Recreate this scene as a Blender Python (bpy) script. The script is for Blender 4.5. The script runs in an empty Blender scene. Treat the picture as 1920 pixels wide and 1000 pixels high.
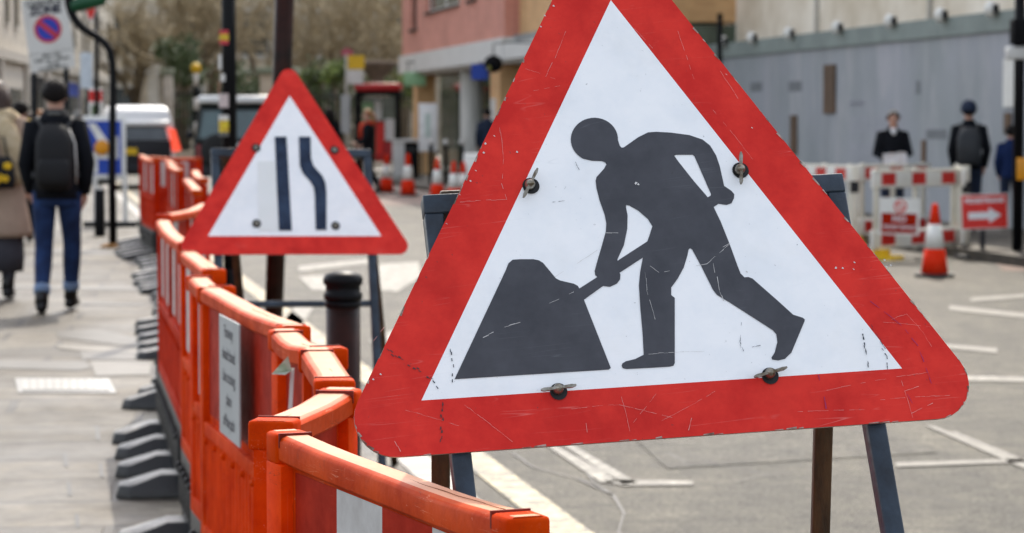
import bpy, bmesh, math, random
from mathutils import Vector, Matrix
from mathutils.geometry import tessellate_polygon
random.seed(7)
S = bpy.context.scene
COL = S.collection
R = math.radians
PI = math.pi
PAV = 0.12                       # pavement level, road is 0
EYE = 1.57                       # camera height
F = 4800.0                       # focal length in pixels of the 1920 wide photograph
PITCH = math.atan(268 / F)

# ------------------------------------------------------------------ survey helpers
def ray(px, py):
    a, b = (px - 960) / F, -(py - 500) / F
    return Vector((a, math.cos(PITCH) + b * math.sin(PITCH), -math.sin(PITCH) + b * math.cos(PITCH)))
def at(px, py, Y):
    d = ray(px, py); return Vector((0, 0, EYE)) + d * (Y / d.y)
def gr(px, py, z=0.0):
    d = ray(px, py); return Vector((0, 0, EYE)) + d * ((z - EYE) / d.z)
def X(px, Y): return at(px, 232, Y).x
def kerb_x(y): return -0.4 - 0.185 * (y - 11.3)
def hoard_x(y): return 7.0 - 0.185 * (y - 35)
def front_x(y): return -1.37 - 0.185 * (y - 66)
STREET = math.atan(0.185)        # the street bears a little to the left

# ------------------------------------------------------------------ materials
def nodes(m):
    m.use_nodes = True
    nt = m.node_tree
    return nt, nt.nodes['Principled BSDF'], nt.nodes['Material Output']
def N(nt, t, **k):
    n = nt.nodes.new(t)
    for a, b in k.items():
        if a in n.inputs: n.inputs[a].default_value = b
        else: setattr(n, a, b)
    return n
def coord(nt, scale=None, kind='Object'):
    tc = N(nt, 'ShaderNodeTexCoord')
    if scale is None: return tc.outputs[kind]
    mp = N(nt, 'ShaderNodeMapping'); mp.inputs['Scale'].default_value = scale
    nt.links.new(tc.outputs[kind], mp.inputs['Vector']); return mp.outputs['Vector']
def noise(nt, vec, scale, detail=5, rough=0.6, dist=0.0):
    n = N(nt, 'ShaderNodeTexNoise'); n.inputs['Scale'].default_value = scale
    n.inputs['Detail'].default_value = detail; n.inputs['Roughness'].default_value = rough
    n.inputs['Distortion'].default_value = dist
    nt.links.new(vec, n.inputs['Vector']); return n.outputs['Fac']
def ramp(nt, fac, stops):
    r = N(nt, 'ShaderNodeValToRGB'); e = r.color_ramp.elements
    while len(e) < len(stops): e.new(0.5)
    for i, (p, c) in enumerate(stops):
        e[i].position = p; e[i].color = (c if len(c) == 4 else (*c, 1)) if not isinstance(c, (int, float)) else (c, c, c, 1)
    nt.links.new(fac, r.inputs['Fac']); return r.outputs['Color']
def mix(nt, fac, a, b, blend='MIX'):
    m = N(nt, 'ShaderNodeMix'); m.data_type = 'RGBA'; m.blend_type = blend
    for sock, v in ((m.inputs[0], fac), (m.inputs[6], a), (m.inputs[7], b)):
        if hasattr(v, 'is_linked') or hasattr(v, 'links'): nt.links.new(v, sock)
        elif sock == m.inputs[0]: sock.default_value = v
        else: sock.default_value = (*v, 1) if len(v) == 3 else v
    return m.outputs[2]
def bump(nt, bs, h, strength=0.3, dist=0.01):
    b = N(nt, 'ShaderNodeBump'); b.inputs['Strength'].default_value = strength; b.inputs['Distance'].default_value = dist
    nt.links.new(h, b.inputs['Height']); nt.links.new(b.outputs['Normal'], bs.inputs['Normal'])
def mat(name, c, rough=0.6, metal=0.0, c2=None, scale=6.0, amt=0.5, bmp=0.0, bscale=40.0, spec=0.34, stretch=None):
    m = bpy.data.materials.new(name); nt, bs, out = nodes(m)
    bs.inputs['Roughness'].default_value = rough; bs.inputs['Metallic'].default_value = metal
    bs.inputs['Specular IOR Level'].default_value = spec
    if c2 is None: c2 = tuple(v * 0.72 for v in c)
    v = coord(nt, stretch)
    f = noise(nt, v, scale)
    lo, hi = 0.5 - 0.25 / max(amt, .05) * .5, 0.5 + 0.25 / max(amt, .05) * .5
    col = ramp(nt, f, [(max(0, lo), c2), (min(1, hi), c)])
    nt.links.new(col, bs.inputs['Base Color'])
    if bmp: bump(nt, bs, noise(nt, v, bscale, 4), bmp, 0.01)
    return m

def scratched(name, c, c2, line, rough=0.42, scr=0.5, grime=(0.25, 0.22, 0.2), grimeamt=.25):
    """painted or filmed sheet metal with mottling, fine scratches and grime"""
    m = bpy.data.materials.new(name); nt, bs, out = nodes(m)
    v = coord(nt)
    f = noise(nt, v, 14, 6, .65)
    col = ramp(nt, f, [(0.36, c2), (0.62, c)])
    big = noise(nt, v, 5, 5, .7)
    g = ramp(nt, big, [(0.52, 0.0), (0.75, 1.0)])
    gm = N(nt, 'ShaderNodeMath', operation='MULTIPLY'); nt.links.new(g, gm.inputs[0]); gm.inputs[1].default_value = grimeamt
    col = mix(nt, gm.outputs[0], col, grime, 'MULTIPLY')
    # dark specks
    sp = ramp(nt, noise(nt, v, 150, 3, .6), [(0.70, 0.0), (0.76, 0.5)])
    col = mix(nt, sp, col, (0.05, 0.05, 0.05))
    # thin scratches: level lines of strongly stretched noise in several directions
    for i, (ang, sx, sy, th) in enumerate(((25, .9, 34, .0022), (-50, 1.1, 28, .0020), (75, .8, 30, .0018), (130, 1.2, 24, .0020))):
        mp = N(nt, 'ShaderNodeMapping'); mp.inputs['Rotation'].default_value = (R(66), R(ang), 0)
        mp.inputs['Location'].default_value = (i * 3.1, i * 1.7, i)
        tc = N(nt, 'ShaderNodeTexCoord'); nt.links.new(tc.outputs['Object'], mp.inputs['Vector'])
        m2 = N(nt, 'ShaderNodeMapping'); m2.inputs['Scale'].default_value = (sx, sy, sx); nt.links.new(mp.outputs['Vector'], m2.inputs['Vector'])
        nz = noise(nt, m2.outputs['Vector'], 1.6, 2, .5, .4)
        s = N(nt, 'ShaderNodeMath', operation='SUBTRACT'); nt.links.new(nz, s.inputs[0]); s.inputs[1].default_value = 0.5
        a = N(nt, 'ShaderNodeMath', operation='ABSOLUTE'); nt.links.new(s.outputs[0], a.inputs[0])
        k = ramp(nt, a.outputs[0], [(0.0, 1.0), (th * 2, 0.0)])
        gate = ramp(nt, noise(nt, tc.outputs['Object'], 7 + i * 2, 3), [(0.55, 0.0), (0.72, scr)])
        kk = N(nt, 'ShaderNodeMath', operation='MULTIPLY'); nt.links.new(k, kk.inputs[0]); nt.links.new(gate, kk.inputs[1])
        col = mix(nt, kk.outputs[0], col, line)
    nt.links.new(col, bs.inputs['Base Color'])
    rr = ramp(nt, f, [(0.3, rough + .15), (0.7, rough)])
    nt.links.new(rr, bs.inputs['Roughness'])
    bs.inputs['Specular IOR Level'].default_value = .18
    bump(nt, bs, noise(nt, v, 60, 3), 0.05, 0.002)
    return m

def orange_mat(name, c, c2, trans=0.3, rough=0.36, top_glare=.0):
    m = bpy.data.materials.new(name); nt, bs, out = nodes(m)
    v = coord(nt)
    f = noise(nt, v, 6, 6, .7)
    col = ramp(nt, f, [(0.34, c2), (0.6, c)])
    dirt = ramp(nt, noise(nt, v, 22, 6, .75), [(0.60, 0.0), (0.80, 0.45)])
    col = mix(nt, dirt, col, (0.16, 0.045, 0.02))
    st = coord(nt, (30, 30, 2.0))
    pale = ramp(nt, noise(nt, st, 2.5, 4, .7), [(0.62, 0.0), (0.80, 0.16)])
    col = mix(nt, pale, col, (0.75, 0.42, 0.28))
    for i, (rot, sc_) in enumerate((((0, 0, R(12)), (3, 60, 60)), ((R(40), R(20), R(80)), (4, 45, 45)))):
        mp = N(nt, 'ShaderNodeMapping'); mp.inputs['Rotation'].default_value = rot; mp.inputs['Scale'].default_value = sc_
        nt.links.new(v, mp.inputs['Vector']); nz = noise(nt, mp.outputs['Vector'], 1.3, 3, .55, .5)
        sb = N(nt, 'ShaderNodeMath', operation='SUBTRACT'); nt.links.new(nz, sb.inputs[0]); sb.inputs[1].default_value = .5
        ab = N(nt, 'ShaderNodeMath', operation='ABSOLUTE'); nt.links.new(sb.outputs[0], ab.inputs[0])
        ln = ramp(nt, ab.outputs[0], [(0.0, 1.0), (0.007, 0.0)]); gt = ramp(nt, noise(nt, v, 9 + 5 * i, 3), [(0.52, 0.0), (0.66, .55)])
        ml = N(nt, 'ShaderNodeMath', operation='MULTIPLY'); nt.links.new(ln, ml.inputs[0]); nt.links.new(gt, ml.inputs[1])
        col = mix(nt, ml.outputs[0], col, (.85, .45, .28) if i == 0 else (.10, .03, .02))
    chp = ramp(nt, noise(nt, v, 70, 4, .7), [(0.68, 0.0), (0.73, .6)]); col = mix(nt, chp, col, (.80, .50, .36))
    # sun glare put into the colour: paler peach where the plastic faces up
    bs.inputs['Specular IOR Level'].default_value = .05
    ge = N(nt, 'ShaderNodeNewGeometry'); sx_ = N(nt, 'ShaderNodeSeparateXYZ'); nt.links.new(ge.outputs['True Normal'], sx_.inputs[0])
    upf = ramp(nt, sx_.outputs[2], [(0.90, 0.0), (0.985, top_glare)])
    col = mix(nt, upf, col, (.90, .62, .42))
    nt.links.new(col, bs.inputs['Base Color'])
    nt.links.new(ramp(nt, f, [(0.3, rough + .2), (0.7, rough)]), bs.inputs['Roughness'])
    bump(nt, bs, noise(nt, v, 18, 5), 0.18, 0.01)
    tr = N(nt, 'ShaderNodeBsdfTranslucent'); nt.links.new(col, tr.inputs['Color'])
    ms = N(nt, 'ShaderNodeMixShader'); ms.inputs[0].default_value = trans
    nt.links.new(bs.outputs[0], ms.inputs[1]); nt.links.new(tr.outputs[0], ms.inputs[2]); nt.links.new(ms.outputs[0], out.inputs['Surface'])
    return m

def glass_mat(name, c, rough=0.08):
    m = bpy.data.materials.new(name); nt, bs, out = nodes(m)
    col = ramp(nt, noise(nt, coord(nt), 1.3, 3), [(0.35, tuple(v * .4 for v in c)), (0.65, c)])
    nt.links.new(col, bs.inputs['Base Color']); bs.inputs['Roughness'].default_value = rough
    bs.inputs['Specular IOR Level'].default_value = 0.8
    return m

def brick_mat(name, c1, c2, mortar, scale=1.0, rough=.85, w=.22, h=.075, ms=.01):
    m = bpy.data.materials.new(name); nt, bs, out = nodes(m)
    # bricks in the plane of each wall: use x+y along the wall, z up
    tc = N(nt, 'ShaderNodeTexCoord'); sp = N(nt, 'ShaderNodeSeparateXYZ'); nt.links.new(tc.outputs['Object'], sp.inputs[0])
    ad = N(nt, 'ShaderNodeMath', operation='ADD'); nt.links.new(sp.outputs[0], ad.inputs[0]); nt.links.new(sp.outputs[1], ad.inputs[1])
    cb = N(nt, 'ShaderNodeCombineXYZ'); nt.links.new(ad.outputs[0], cb.inputs[0]); nt.links.new(sp.outputs[2], cb.inputs[1])
    b = N(nt, 'ShaderNodeTexBrick'); nt.links.new(cb.outputs[0], b.inputs['Vector'])
    b.inputs['Scale'].default_value = scale; b.inputs['Brick Width'].default_value = w; b.inputs['Row Height'].default_value = h
    b.inputs['Mortar Size'].default_value = ms
    for k, v in (('Color1', c1), ('Color2', c2), ('Mortar', mortar)): b.inputs[k].default_value = (*v, 1)
    f = ramp(nt, noise(nt, tc.outputs['Object'], .7, 5), [(0.3, (.72, .7, .68)), (0.7, (1.05, 1.05, 1.05))])
    col = mix(nt, 1.0, b.outputs['Color'], f, 'MULTIPLY')
    nt.links.new(col, bs.inputs['Base Color']); bs.inputs['Roughness'].default_value = rough
    return m

def paving_mat():
    m = bpy.data.materials.new('york_stone_paving'); nt, bs, out = nodes(m)
    tc = N(nt, 'ShaderNodeTexCoord'); mp = N(nt, 'ShaderNodeMapping'); mp.inputs['Rotation'].default_value = (0, 0, -STREET + R(4))
    nt.links.new(tc.outputs['Object'], mp.inputs['Vector'])
    dn = N(nt, 'ShaderNodeTexNoise'); dn.inputs['Scale'].default_value = .9; nt.links.new(mp.outputs['Vector'], dn.inputs['Vector'])
    va = N(nt, 'ShaderNodeVectorMath', operation='SCALE'); nt.links.new(dn.outputs['Color'], va.inputs[0]); va.inputs['Scale'].default_value = .05
    vb = N(nt, 'ShaderNodeVectorMath', operation='ADD'); nt.links.new(mp.outputs['Vector'], vb.inputs[0]); nt.links.new(va.outputs[0], vb.inputs[1])
    b = N(nt, 'ShaderNodeTexBrick'); nt.links.new(vb.outputs[0], b.inputs['Vector'])
    b.offset = .37; b.inputs['Scale'].default_value = 1.0; b.inputs['Brick Width'].default_value = 1.05; b.inputs['Row Height'].default_value = .62
    b.inputs['Mortar Size'].default_value = .024; b.inputs['Mortar Smooth'].default_value = .2; b.inputs['Bias'].default_value = 0
    b.inputs['Color1'].default_value = (.148, .130, .100, 1); b.inputs['Color2'].default_value = (.070, .061, .048, 1); b.inputs['Mortar'].default_value = (.055, .05, .045, 1)
    big = ramp(nt, noise(nt, tc.outputs['Object'], .55, 6, .7), [(0.3, (.62, .60, .57)), (0.68, (1.12, 1.1, 1.06))])
    col = mix(nt, 1.0, b.outputs['Color'], big, 'MULTIPLY')
    st = ramp(nt, noise(nt, tc.outputs['Object'], 5, 7, .75), [(0.38, (.45, .43, .41)), (0.62, (1.08, 1.07, 1.05))])
    col = mix(nt, .9, col, st, 'MULTIPLY')
    gum = ramp(nt, noise(nt, tc.outputs['Object'], 16, 2, .4), [(0.68, 0.0), (0.71, .55)]); col = mix(nt, gum, col, (.035, .031, .026))
    nt.links.new(col, bs.inputs['Base Color'])
    rr = ramp(nt, noise(nt, tc.outputs['Object'], 1.3, 6, .7), [(0.3, .46), (0.7, .72)])
    nt.links.new(rr, bs.inputs['Roughness'])
    bs.inputs['Specular IOR Level'].default_value = .28
    h = N(nt, 'ShaderNodeMath', operation='MULTIPLY_ADD'); nt.links.new(b.outputs['Fac'], h.inputs[0]); h.inputs[1].default_value = -1.0
    nt.links.new(noise(nt, tc.outputs['Object'], 12, 6, .7), h.inputs[2])
    bump(nt, bs, h.outputs[0], .5, .012)
    return m
def asphalt_mat(name='worn_asphalt', lo=(.050, .045, .036), hi=(.128, .116, .091)):
    m = bpy.data.materials.new(name); nt, bs, out = nodes(m)
    tc = coord(nt)
    f = noise(nt, tc, .35, 8, .72)
    col = ramp(nt, f, [(0.3, lo), (0.7, hi)])
    g = noise(nt, tc, 45, 4, .8)
    col = mix(nt, .9, col, ramp(nt, g, [(0.36, (.30, .30, .30)), (0.64, (1.4, 1.39, 1.33))]), 'MULTIPLY')
    col = mix(nt, .85, col, ramp(nt, noise(nt, tc, 5.5, 7, .78), [(0.36, (.32, .31, .29)), (0.62, (1.35, 1.34, 1.29))]), 'MULTIPLY')
    bs.inputs['Specular IOR Level'].default_value = .28
    col = mix(nt, .8, col, ramp(nt, noise(nt, tc, 2.1, 7, .7), [(0.34, (.55, .54, .52)), (0.64, (1.2, 1.19, 1.15))]), 'MULTIPLY')
    st = coord(nt, (2.2, .22, 1))
    col = mix(nt, .7, col, ramp(nt, noise(nt, st, 1.0, 6, .7), [(0.32, (.6, .59, .58)), (0.6, (1.1, 1.1, 1.08))]), 'MULTIPLY')
    # cracks
    vo = N(nt, 'ShaderNodeTexVoronoi'); vo.feature = 'DISTANCE_TO_EDGE'; vo.inputs['Scale'].default_value = .55
    dn = N(nt, 'ShaderNodeTexNoise'); dn.inputs['Scale'].default_value = 2.5; dn.inputs['Detail'].default_value = 5; nt.links.new(tc, dn.inputs['Vector'])
    vs = N(nt, 'ShaderNodeVectorMath', operation='MULTIPLY_ADD'); nt.links.new(dn.outputs['Color'], vs.inputs[0]); vs.inputs[1].default_value = (.5, .5, 0); nt.links.new(tc, vs.inputs[2])
    nt.links.new(vs.outputs[0], vo.inputs['Vector'])
    cr = ramp(nt, vo.outputs['Distance'], [(0.0, 1.0), (0.013, 0.0)])
    gate = ramp(nt, noise(nt, tc, .5, 3), [(0.48, 0.0), (0.55, .8)])
    k = N(nt, 'ShaderNodeMath', operation='MULTIPLY'); nt.links.new(cr, k.inputs[0]); nt.links.new(gate, k.inputs[1])
    col = mix(nt, k.outputs[0], col, (.035, .032, .03))
    nt.links.new(col, bs.inputs['Base Color'])
    nt.links.new(ramp(nt, g, [(0.3, .75), (0.7, .5)]), bs.inputs['Roughness'])
    bump(nt, bs, noise(nt, tc, 60, 5, .8), .55, .02)
    return m
def paint_mat(name, c, wear=.5, under=(.15, .145, .135)):
    m = bpy.data.materials.new(name); nt, bs, out = nodes(m)
    tc = coord(nt)
    f = ramp(nt, noise(nt, tc, 9, 7, .8), [(wear - .06, 1.0), (wear + .08, 0.0)])
    col = mix(nt, f, c, under)
    nt.links.new(col, bs.inputs['Base Color']); bs.inputs['Roughness'].default_value = .6
    bump(nt, bs, noise(nt, tc, 60, 5, .8), .4, .01)
    return m

M = {}
M['red_film'] = scratched('red_sign_film', (.74, .034, .022), (.60, .019, .014), (.86, .36, .32), scr=.40, grimeamt=.20)
M['white_film'] = scratched('white_sign_film', (.95, .955, .96), (.88, .90, .92), (.62, .64, .66), scr=.3, grime=(.78, .77, .74), grimeamt=.3)
M['grey_film'] = scratched('charcoal_sign_film', (.078, .080, .092), (.058, .060, .070), (.22, .23, .25), scr=.4, grimeamt=.15)
M['blue_grey_film'] = scratched('dark_blue_sign_film', (.030, .050, .095), (.014, .022, .045), (.2, .22, .26), scr=.3)
M['alu'] = mat('bare_aluminium', (.45, .44, .42), .45, .7, (.22, .2, .17), 30)
M['chip'] = mat('chipped_bare_spot', (.72, .70, .68), .6)
M['scuff'] = mat('black_rubber_scuff', (.06, .045, .05), .8)
M['pinkscr'] = mat('magenta_scratch', (.42, .02, .10), .6)
M['steel'] = mat('painted_blue_black_steel', (.036, .054, .078), .42, .1, (.013, .017, .023), 14, .7, .15, 60)
M['rust'] = mat('rusty_brown_steel', (.11, .055, .022), .6, .1, (.016, .012, .008), 10, .7, .3, 60, stretch=(3, 3, .5))
M['bolt'] = mat('weathered_zinc', (.36, .34, .29), .36, .8, (.13, .10, .065), 90, .9)
M['hole'] = mat('black_washer', (.012, .012, .012), .5)
M['orange'] = orange_mat('orange_barrier_plastic', (.82, .078, .001), (.60, .034, .001), .34, .5)
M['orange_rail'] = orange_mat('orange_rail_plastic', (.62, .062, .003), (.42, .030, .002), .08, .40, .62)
M['orange_dark'] = orange_mat('red_orange_barrier_plastic', (.66, .034, .001), (.44, .014, .001), .26, .5)
M['rubber'] = mat('recycled_black_rubber', (.018, .017, .016), .5, 0, (.02, .02, .02), 20, .6, .5, 90)
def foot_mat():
    m = bpy.data.materials.new('rubber_foot_lit_top'); nt, bs, out = nodes(m); v = coord(nt)
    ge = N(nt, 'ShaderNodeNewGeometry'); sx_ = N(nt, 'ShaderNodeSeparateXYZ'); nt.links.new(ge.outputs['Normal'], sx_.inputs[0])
    up = ramp(nt, sx_.outputs[2], [(0.55, 0.0), (0.86, .95)])  # sunlit tops painted in: up-facing rubber goes grey, the sides stay black
    lit_grey = ramp(nt, noise(nt, v, 9, 6, .7), [(0.36, (.06, .057, .052)), (0.64, (.30, .285, .255))])
    nt.links.new(mix(nt, up, (.016, .015, .014), lit_grey), bs.inputs['Base Color']); bs.inputs['Roughness'].default_value = .38
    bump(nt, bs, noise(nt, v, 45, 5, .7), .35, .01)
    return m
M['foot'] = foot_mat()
M['reflr'] = scratched('red_reflective_sheet', (.40, .018, .004), (.28, .011, .003), (.50, .09, .04), scr=.5)
M['reflr'].node_tree.nodes['Principled BSDF'].inputs['Specular IOR Level'].default_value = .04
M['reflw'] = scratched('silver_reflective_sheet', (.55, .54, .52), (.44, .42, .40), (.40, .30, .28), scr=.6, grime=(.75, .6, .55), grimeamt=.5)
M['white'] = mat('white_plastic', (.80, .79, .74), .5, 0, (.66, .64, .58), 5)
M['cream'] = mat('aged_white_plastic', (.72, .69, .60), .5, 0, (.55, .52, .42), 4)
M['whitepaint'] = mat('white_gloss_paint', (.82, .82, .80), .28)
M['black'] = mat('black_gloss_paint', (.006, .006, .007), .42, 0, (.004, .004, .005), 10, spec=.12)
M['blackmatt'] = mat('black_matt', (.008, .008, .009), .8, spec=.1)
M['black_brown'] = mat('brown_black_iron', (.040, .012, .008), .28, 0, (.009, .005, .004), 8, .7, .05, 30, spec=.10)  # on the bollard the brown paints in the orange barriers' reflection
M['yellow'] = mat('yellow_plastic', (.80, .50, .01), .45)
M['amber'] = mat('amber_plastic', (.75, .30, .01), .4)
M['red'] = mat('red_plastic', (.72, .025, .015), .45, 0, (.58, .015, .01))
M['conered'] = orange_mat('fluorescent_red_cone', (.86, .045, .012), (.75, .03, .008), .15, .45)
M['redstripe'] = mat('red_reflective_stripe', (.60, .02, .012), .4)
M['redpaint'] = mat('dark_red_paint', (.42, .012, .015), .4)
M['blue'] = mat('blue_sign_paint', (.012, .06, .42), .4)
M['navyblue'] = mat('no_waiting_blue', (.02, .04, .42), .4)
M['lettering'] = mat('dark_lettering', (.03, .03, .05), .6)
M['greytext'] = mat('faded_grey_lettering', (.13, .13, .12), .6)
M['whitetext'] = mat('white_lettering', (.85, .85, .85), .5)
M['signplate'] = mat('pale_sign_plate', (.66, .65, .62), .5, 0, (.54, .53, .5), 3)
M['greyplate'] = mat('grey_correx_plate', (.40, .42, .42), .5, 0, (.33, .35, .35), 4)
M['greenpaint'] = mat('dark_green_paint', (.012, .09, .04), .3)
M['palegreen'] = mat('pale_green_paint', (.30, .52, .28), .5)
M['asphalt'] = asphalt_mat()
M['asphalt_dark'] = asphalt_mat('patched_asphalt', (.06, .058, .054), (.11, .105, .1))
M['red_asphalt'] = asphalt_mat('worn_red_asphalt', (.20, .12, .10), (.30, .19, .16))
M['paving'] = paving_mat()
M['kerb'] = mat('granite_kerb', (.36, .34, .31), .6, 0, (.22, .21, .19), 3, .6, .3, 50)
M['slab'] = mat('pale_paving_slab', (.185, .165, .13), .5, 0, (.12, .107, .085), 3, .6, .3, 30)
M['slabdark'] = mat('dark_paving_slab', (.085, .077, .064), .5, 0, (.05, .045, .038), 4, .6, .3, 30)
M['slabgrey'] = mat('grey_concrete_slab', (.145, .13, .105), .5, 0, (.09, .08, .066), 4, .6, .3, 40)
M['cover'] = mat('worn_steel_cover', (.26, .255, .24), .4, .5, (.15, .145, .14), 12)
M['roadwhite'] = paint_mat('worn_white_road_paint', (.38, .36, .30), .55, (.115, .106, .088))
M['roadwhite_faded'] = paint_mat('faded_white_road_paint', (.185, .172, .142), .53, (.115, .106, .088))
M['roadyellow'] = paint_mat('worn_cream_yellow_road_paint', (.52, .43, .24), .50, (.115, .106, .088))
M['crack'] = mat('tar_crack', (.02, .019, .018), .5)
M['pink'] = brick_mat('pink_brick', (.70, .30, .225), (.63, .265, .20), (.58, .32, .25), ms=.006)
M['orangebrick'] = brick_mat('orange_buff_brick', (.74, .44, .20), (.66, .38, .165), (.6, .42, .25), ms=.006)
M['fascia'] = mat('pale_grey_render', (.68, .68, .65), .7, 0, (.56, .56, .53), 1.5)
M['concrete'] = mat('grey_concrete_column', (.60, .58, .53), .7, 0, (.40, .39, .35), 2, stretch=(3, 3, .4))
M['stone'] = brick_mat('weathered_stone', (.66, .58, .45), (.54, .47, .36), (.42, .37, .3), w=.7, h=.33, ms=.01)
M['stonelight'] = brick_mat('pale_stone', (.64, .60, .52), (.55, .51, .43), (.4, .38, .33), w=.7, h=.33, ms=.01)
M['render'] = mat('stained_cream_render', (.92, .83, .69), .85, 0, (.66, .56, .42), .75, .9)
M['trim'] = mat('pale_stone_trim', (.55, .52, .46), .7)
M['glass'] = glass_mat('window_glass', (.07, .085, .09))
M['glass_teal'] = glass_mat('teal_window_glass', (.035, .085, .085))
M['glass_green'] = glass_mat('green_shop_glass', (.09, .13, .09))
M['roof'] = mat('grey_slate', (.10, .10, .11), .7)
M['car_dark'] = mat('dark_green_grey_car_paint', (.012, .016, .015), .3, 0, spec=.2)
M['car_white'] = mat('white_car_paint', (.80, .80, .79), .25, 0, (.72, .72, .71), 2)
M['bumper'] = mat('grey_black_bumper', (.022, .022, .026), .5, spec=.2)
M['tyre'] = mat('tyre_rubber', (.02, .02, .02), .8)
M['rim'] = mat('wheel_steel', (.35, .35, .36), .4, .7)
M['skin'] = mat('skin', (.55, .32, .23), .55, 0, (.45, .24, .17), 5)
M['hair_dark'] = mat('dark_brown_hair', (.009, .006, .005), .7, 0, (.004, .003, .003), 60, spec=.15, stretch=(1, 1, .15))
M['hair_brown'] = mat('chestnut_hair', (.05, .022, .013), .45, 0, (.022, .010, .006), 60, stretch=(1, 1, .15))
M['hair_ginger'] = mat('ginger_hair', (.34, .15, .05), .5, 0, (.2, .08, .03), 60)
M['hair_white'] = mat('white_hair', (.24, .235, .225), .9, spec=.1)
M['cloth_black'] = mat('black_jacket_cloth', (.008, .009, .013), .9, 0, (.005, .006, .008), 12, .6, .5, 25, spec=.15)
M['cloth_navy'] = mat('navy_jacket_cloth', (.014, .026, .060), .8, 0, (.008, .014, .03), 12, .6, .5, 25)
M['pack'] = mat('black_backpack_nylon', (.006, .006, .007), .75, 0, (.006, .006, .007), 20, .6, .6, 30)
M['strap'] = mat('grey_webbing', (.05, .05, .052), .6)
M['denim'] = mat('blue_denim', (.014, .040, .125), .9, 0, (.004, .010, .036), 7, .6, .6, 18)
M['denim_pale'] = mat('pale_turned_denim', (.18, .26, .40), .8)
M['boots'] = mat('black_leather', (.010, .009, .009), .4)
M['coat'] = mat('beige_wool_coat', (.40, .29, .215), .9, 0, (.30, .215, .16), 5, .6, .4, 60)
M['scarf'] = mat('cream_scarf_wool', (.58, .48, .33), .95, 0, (.36, .27, .15), 9, .7, .6, 50)
M['greyskirt'] = mat('dark_grey_wool', (.055, .055, .065), .9, 0, (.035, .035, .045), 10)
M['redscarf'] = mat('red_wool', (.65, .06, .02), .9)
M['bluecoat'] = mat('blue_coat_cloth', (.012, .026, .09), .9, spec=.15)
M['hiviz'] = mat('yellow_hi_vis', (.75, .50, .02), .6)
M['paper'] = mat('white_paper', (.78, .78, .80), .7)
M['hoarding'] = None
M['hoardband'] = mat('green_grey_timber_band', (.26, .30, .275), .7, 0, (.18, .21, .195), 1.5, .7)
M['boards'] = mat('weathered_brown_boards', (.20, .12, .07), .8, 0, (.03, .025, .02), 5, .8, stretch=(6, 6, .3))
M['bark'] = mat('grey_brown_bark', (.19, .15, .10), .9, 0, (.10, .078, .052), 3)
M['twig'] = mat('winter_twigs', (.40, .33, .21), .9, 0, (.23, .185, .115), .8, .7)
M['leaf'] = mat('dark_green_leaves', (.085, .12, .04), .6, 0, (.04, .065, .02), 3, .6)
M['leaf2'] = mat('yellow_green_leaves', (.26, .33, .06), .6, 0, (.12, .19, .03), 3, .6)
M['iron'] = mat('green_black_railing', (.018, .024, .019), .6)

def hoarding_mat():
    m = bpy.data.materials.new('streaked_grey_hoarding'); nt, bs, out = nodes(m)
    v = coord(nt)
    col = ramp(nt, noise(nt, v, .45, 4, .6), [(0.35, (.27, .295, .30)), (0.65, (.335, .345, .375))])
    st = coord(nt, (1.1, 1.1, .25))
    s = ramp(nt, noise(nt, st, 1.4, 6, .7, .5), [(0.50, 0.0), (0.66, .75)])
    col = mix(nt, s, col, (.42, .41, .42))
    d = ramp(nt, noise(nt, st, 2.2, 5, .7), [(0.58, 0.0), (0.78, .5)])
    col = mix(nt, d, col, (.12, .125, .13))
    sx = N(nt, 'ShaderNodeSeparateXYZ'); nt.links.new(v, sx.inputs[0])
    fm = N(nt, 'ShaderNodeMath', operation='FRACT'); dv_ = N(nt, 'ShaderNodeMath', operation='DIVIDE'); nt.links.new(sx.outputs[0], dv_.inputs[0]); dv_.inputs[1].default_value = 1.22; nt.links.new(dv_.outputs[0], fm.inputs[0])
    jt = ramp(nt, fm.outputs[0], [(0.0, .4), (0.014, 0.0)]); col = mix(nt, jt, col, (.07, .075, .08))
    fl = N(nt, 'ShaderNodeMath', operation='FLOOR'); nt.links.new(dv_.outputs[0], fl.inputs[0]); wn = N(nt, 'ShaderNodeTexWhiteNoise'); wn.noise_dimensions = '1D'; nt.links.new(fl.outputs[0], wn.inputs['W'])
    col = mix(nt, .8, col, ramp(nt, wn.outputs['Value'], [(0.0, (.90, .915, .91)), (1.0, (1.06, 1.05, 1.06))]), 'MULTIPLY')
    nt.links.new(col, bs.inputs['Base Color']); bs.inputs['Roughness'].default_value = .6
    return m
M['hoarding'] = hoarding_mat()

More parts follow.
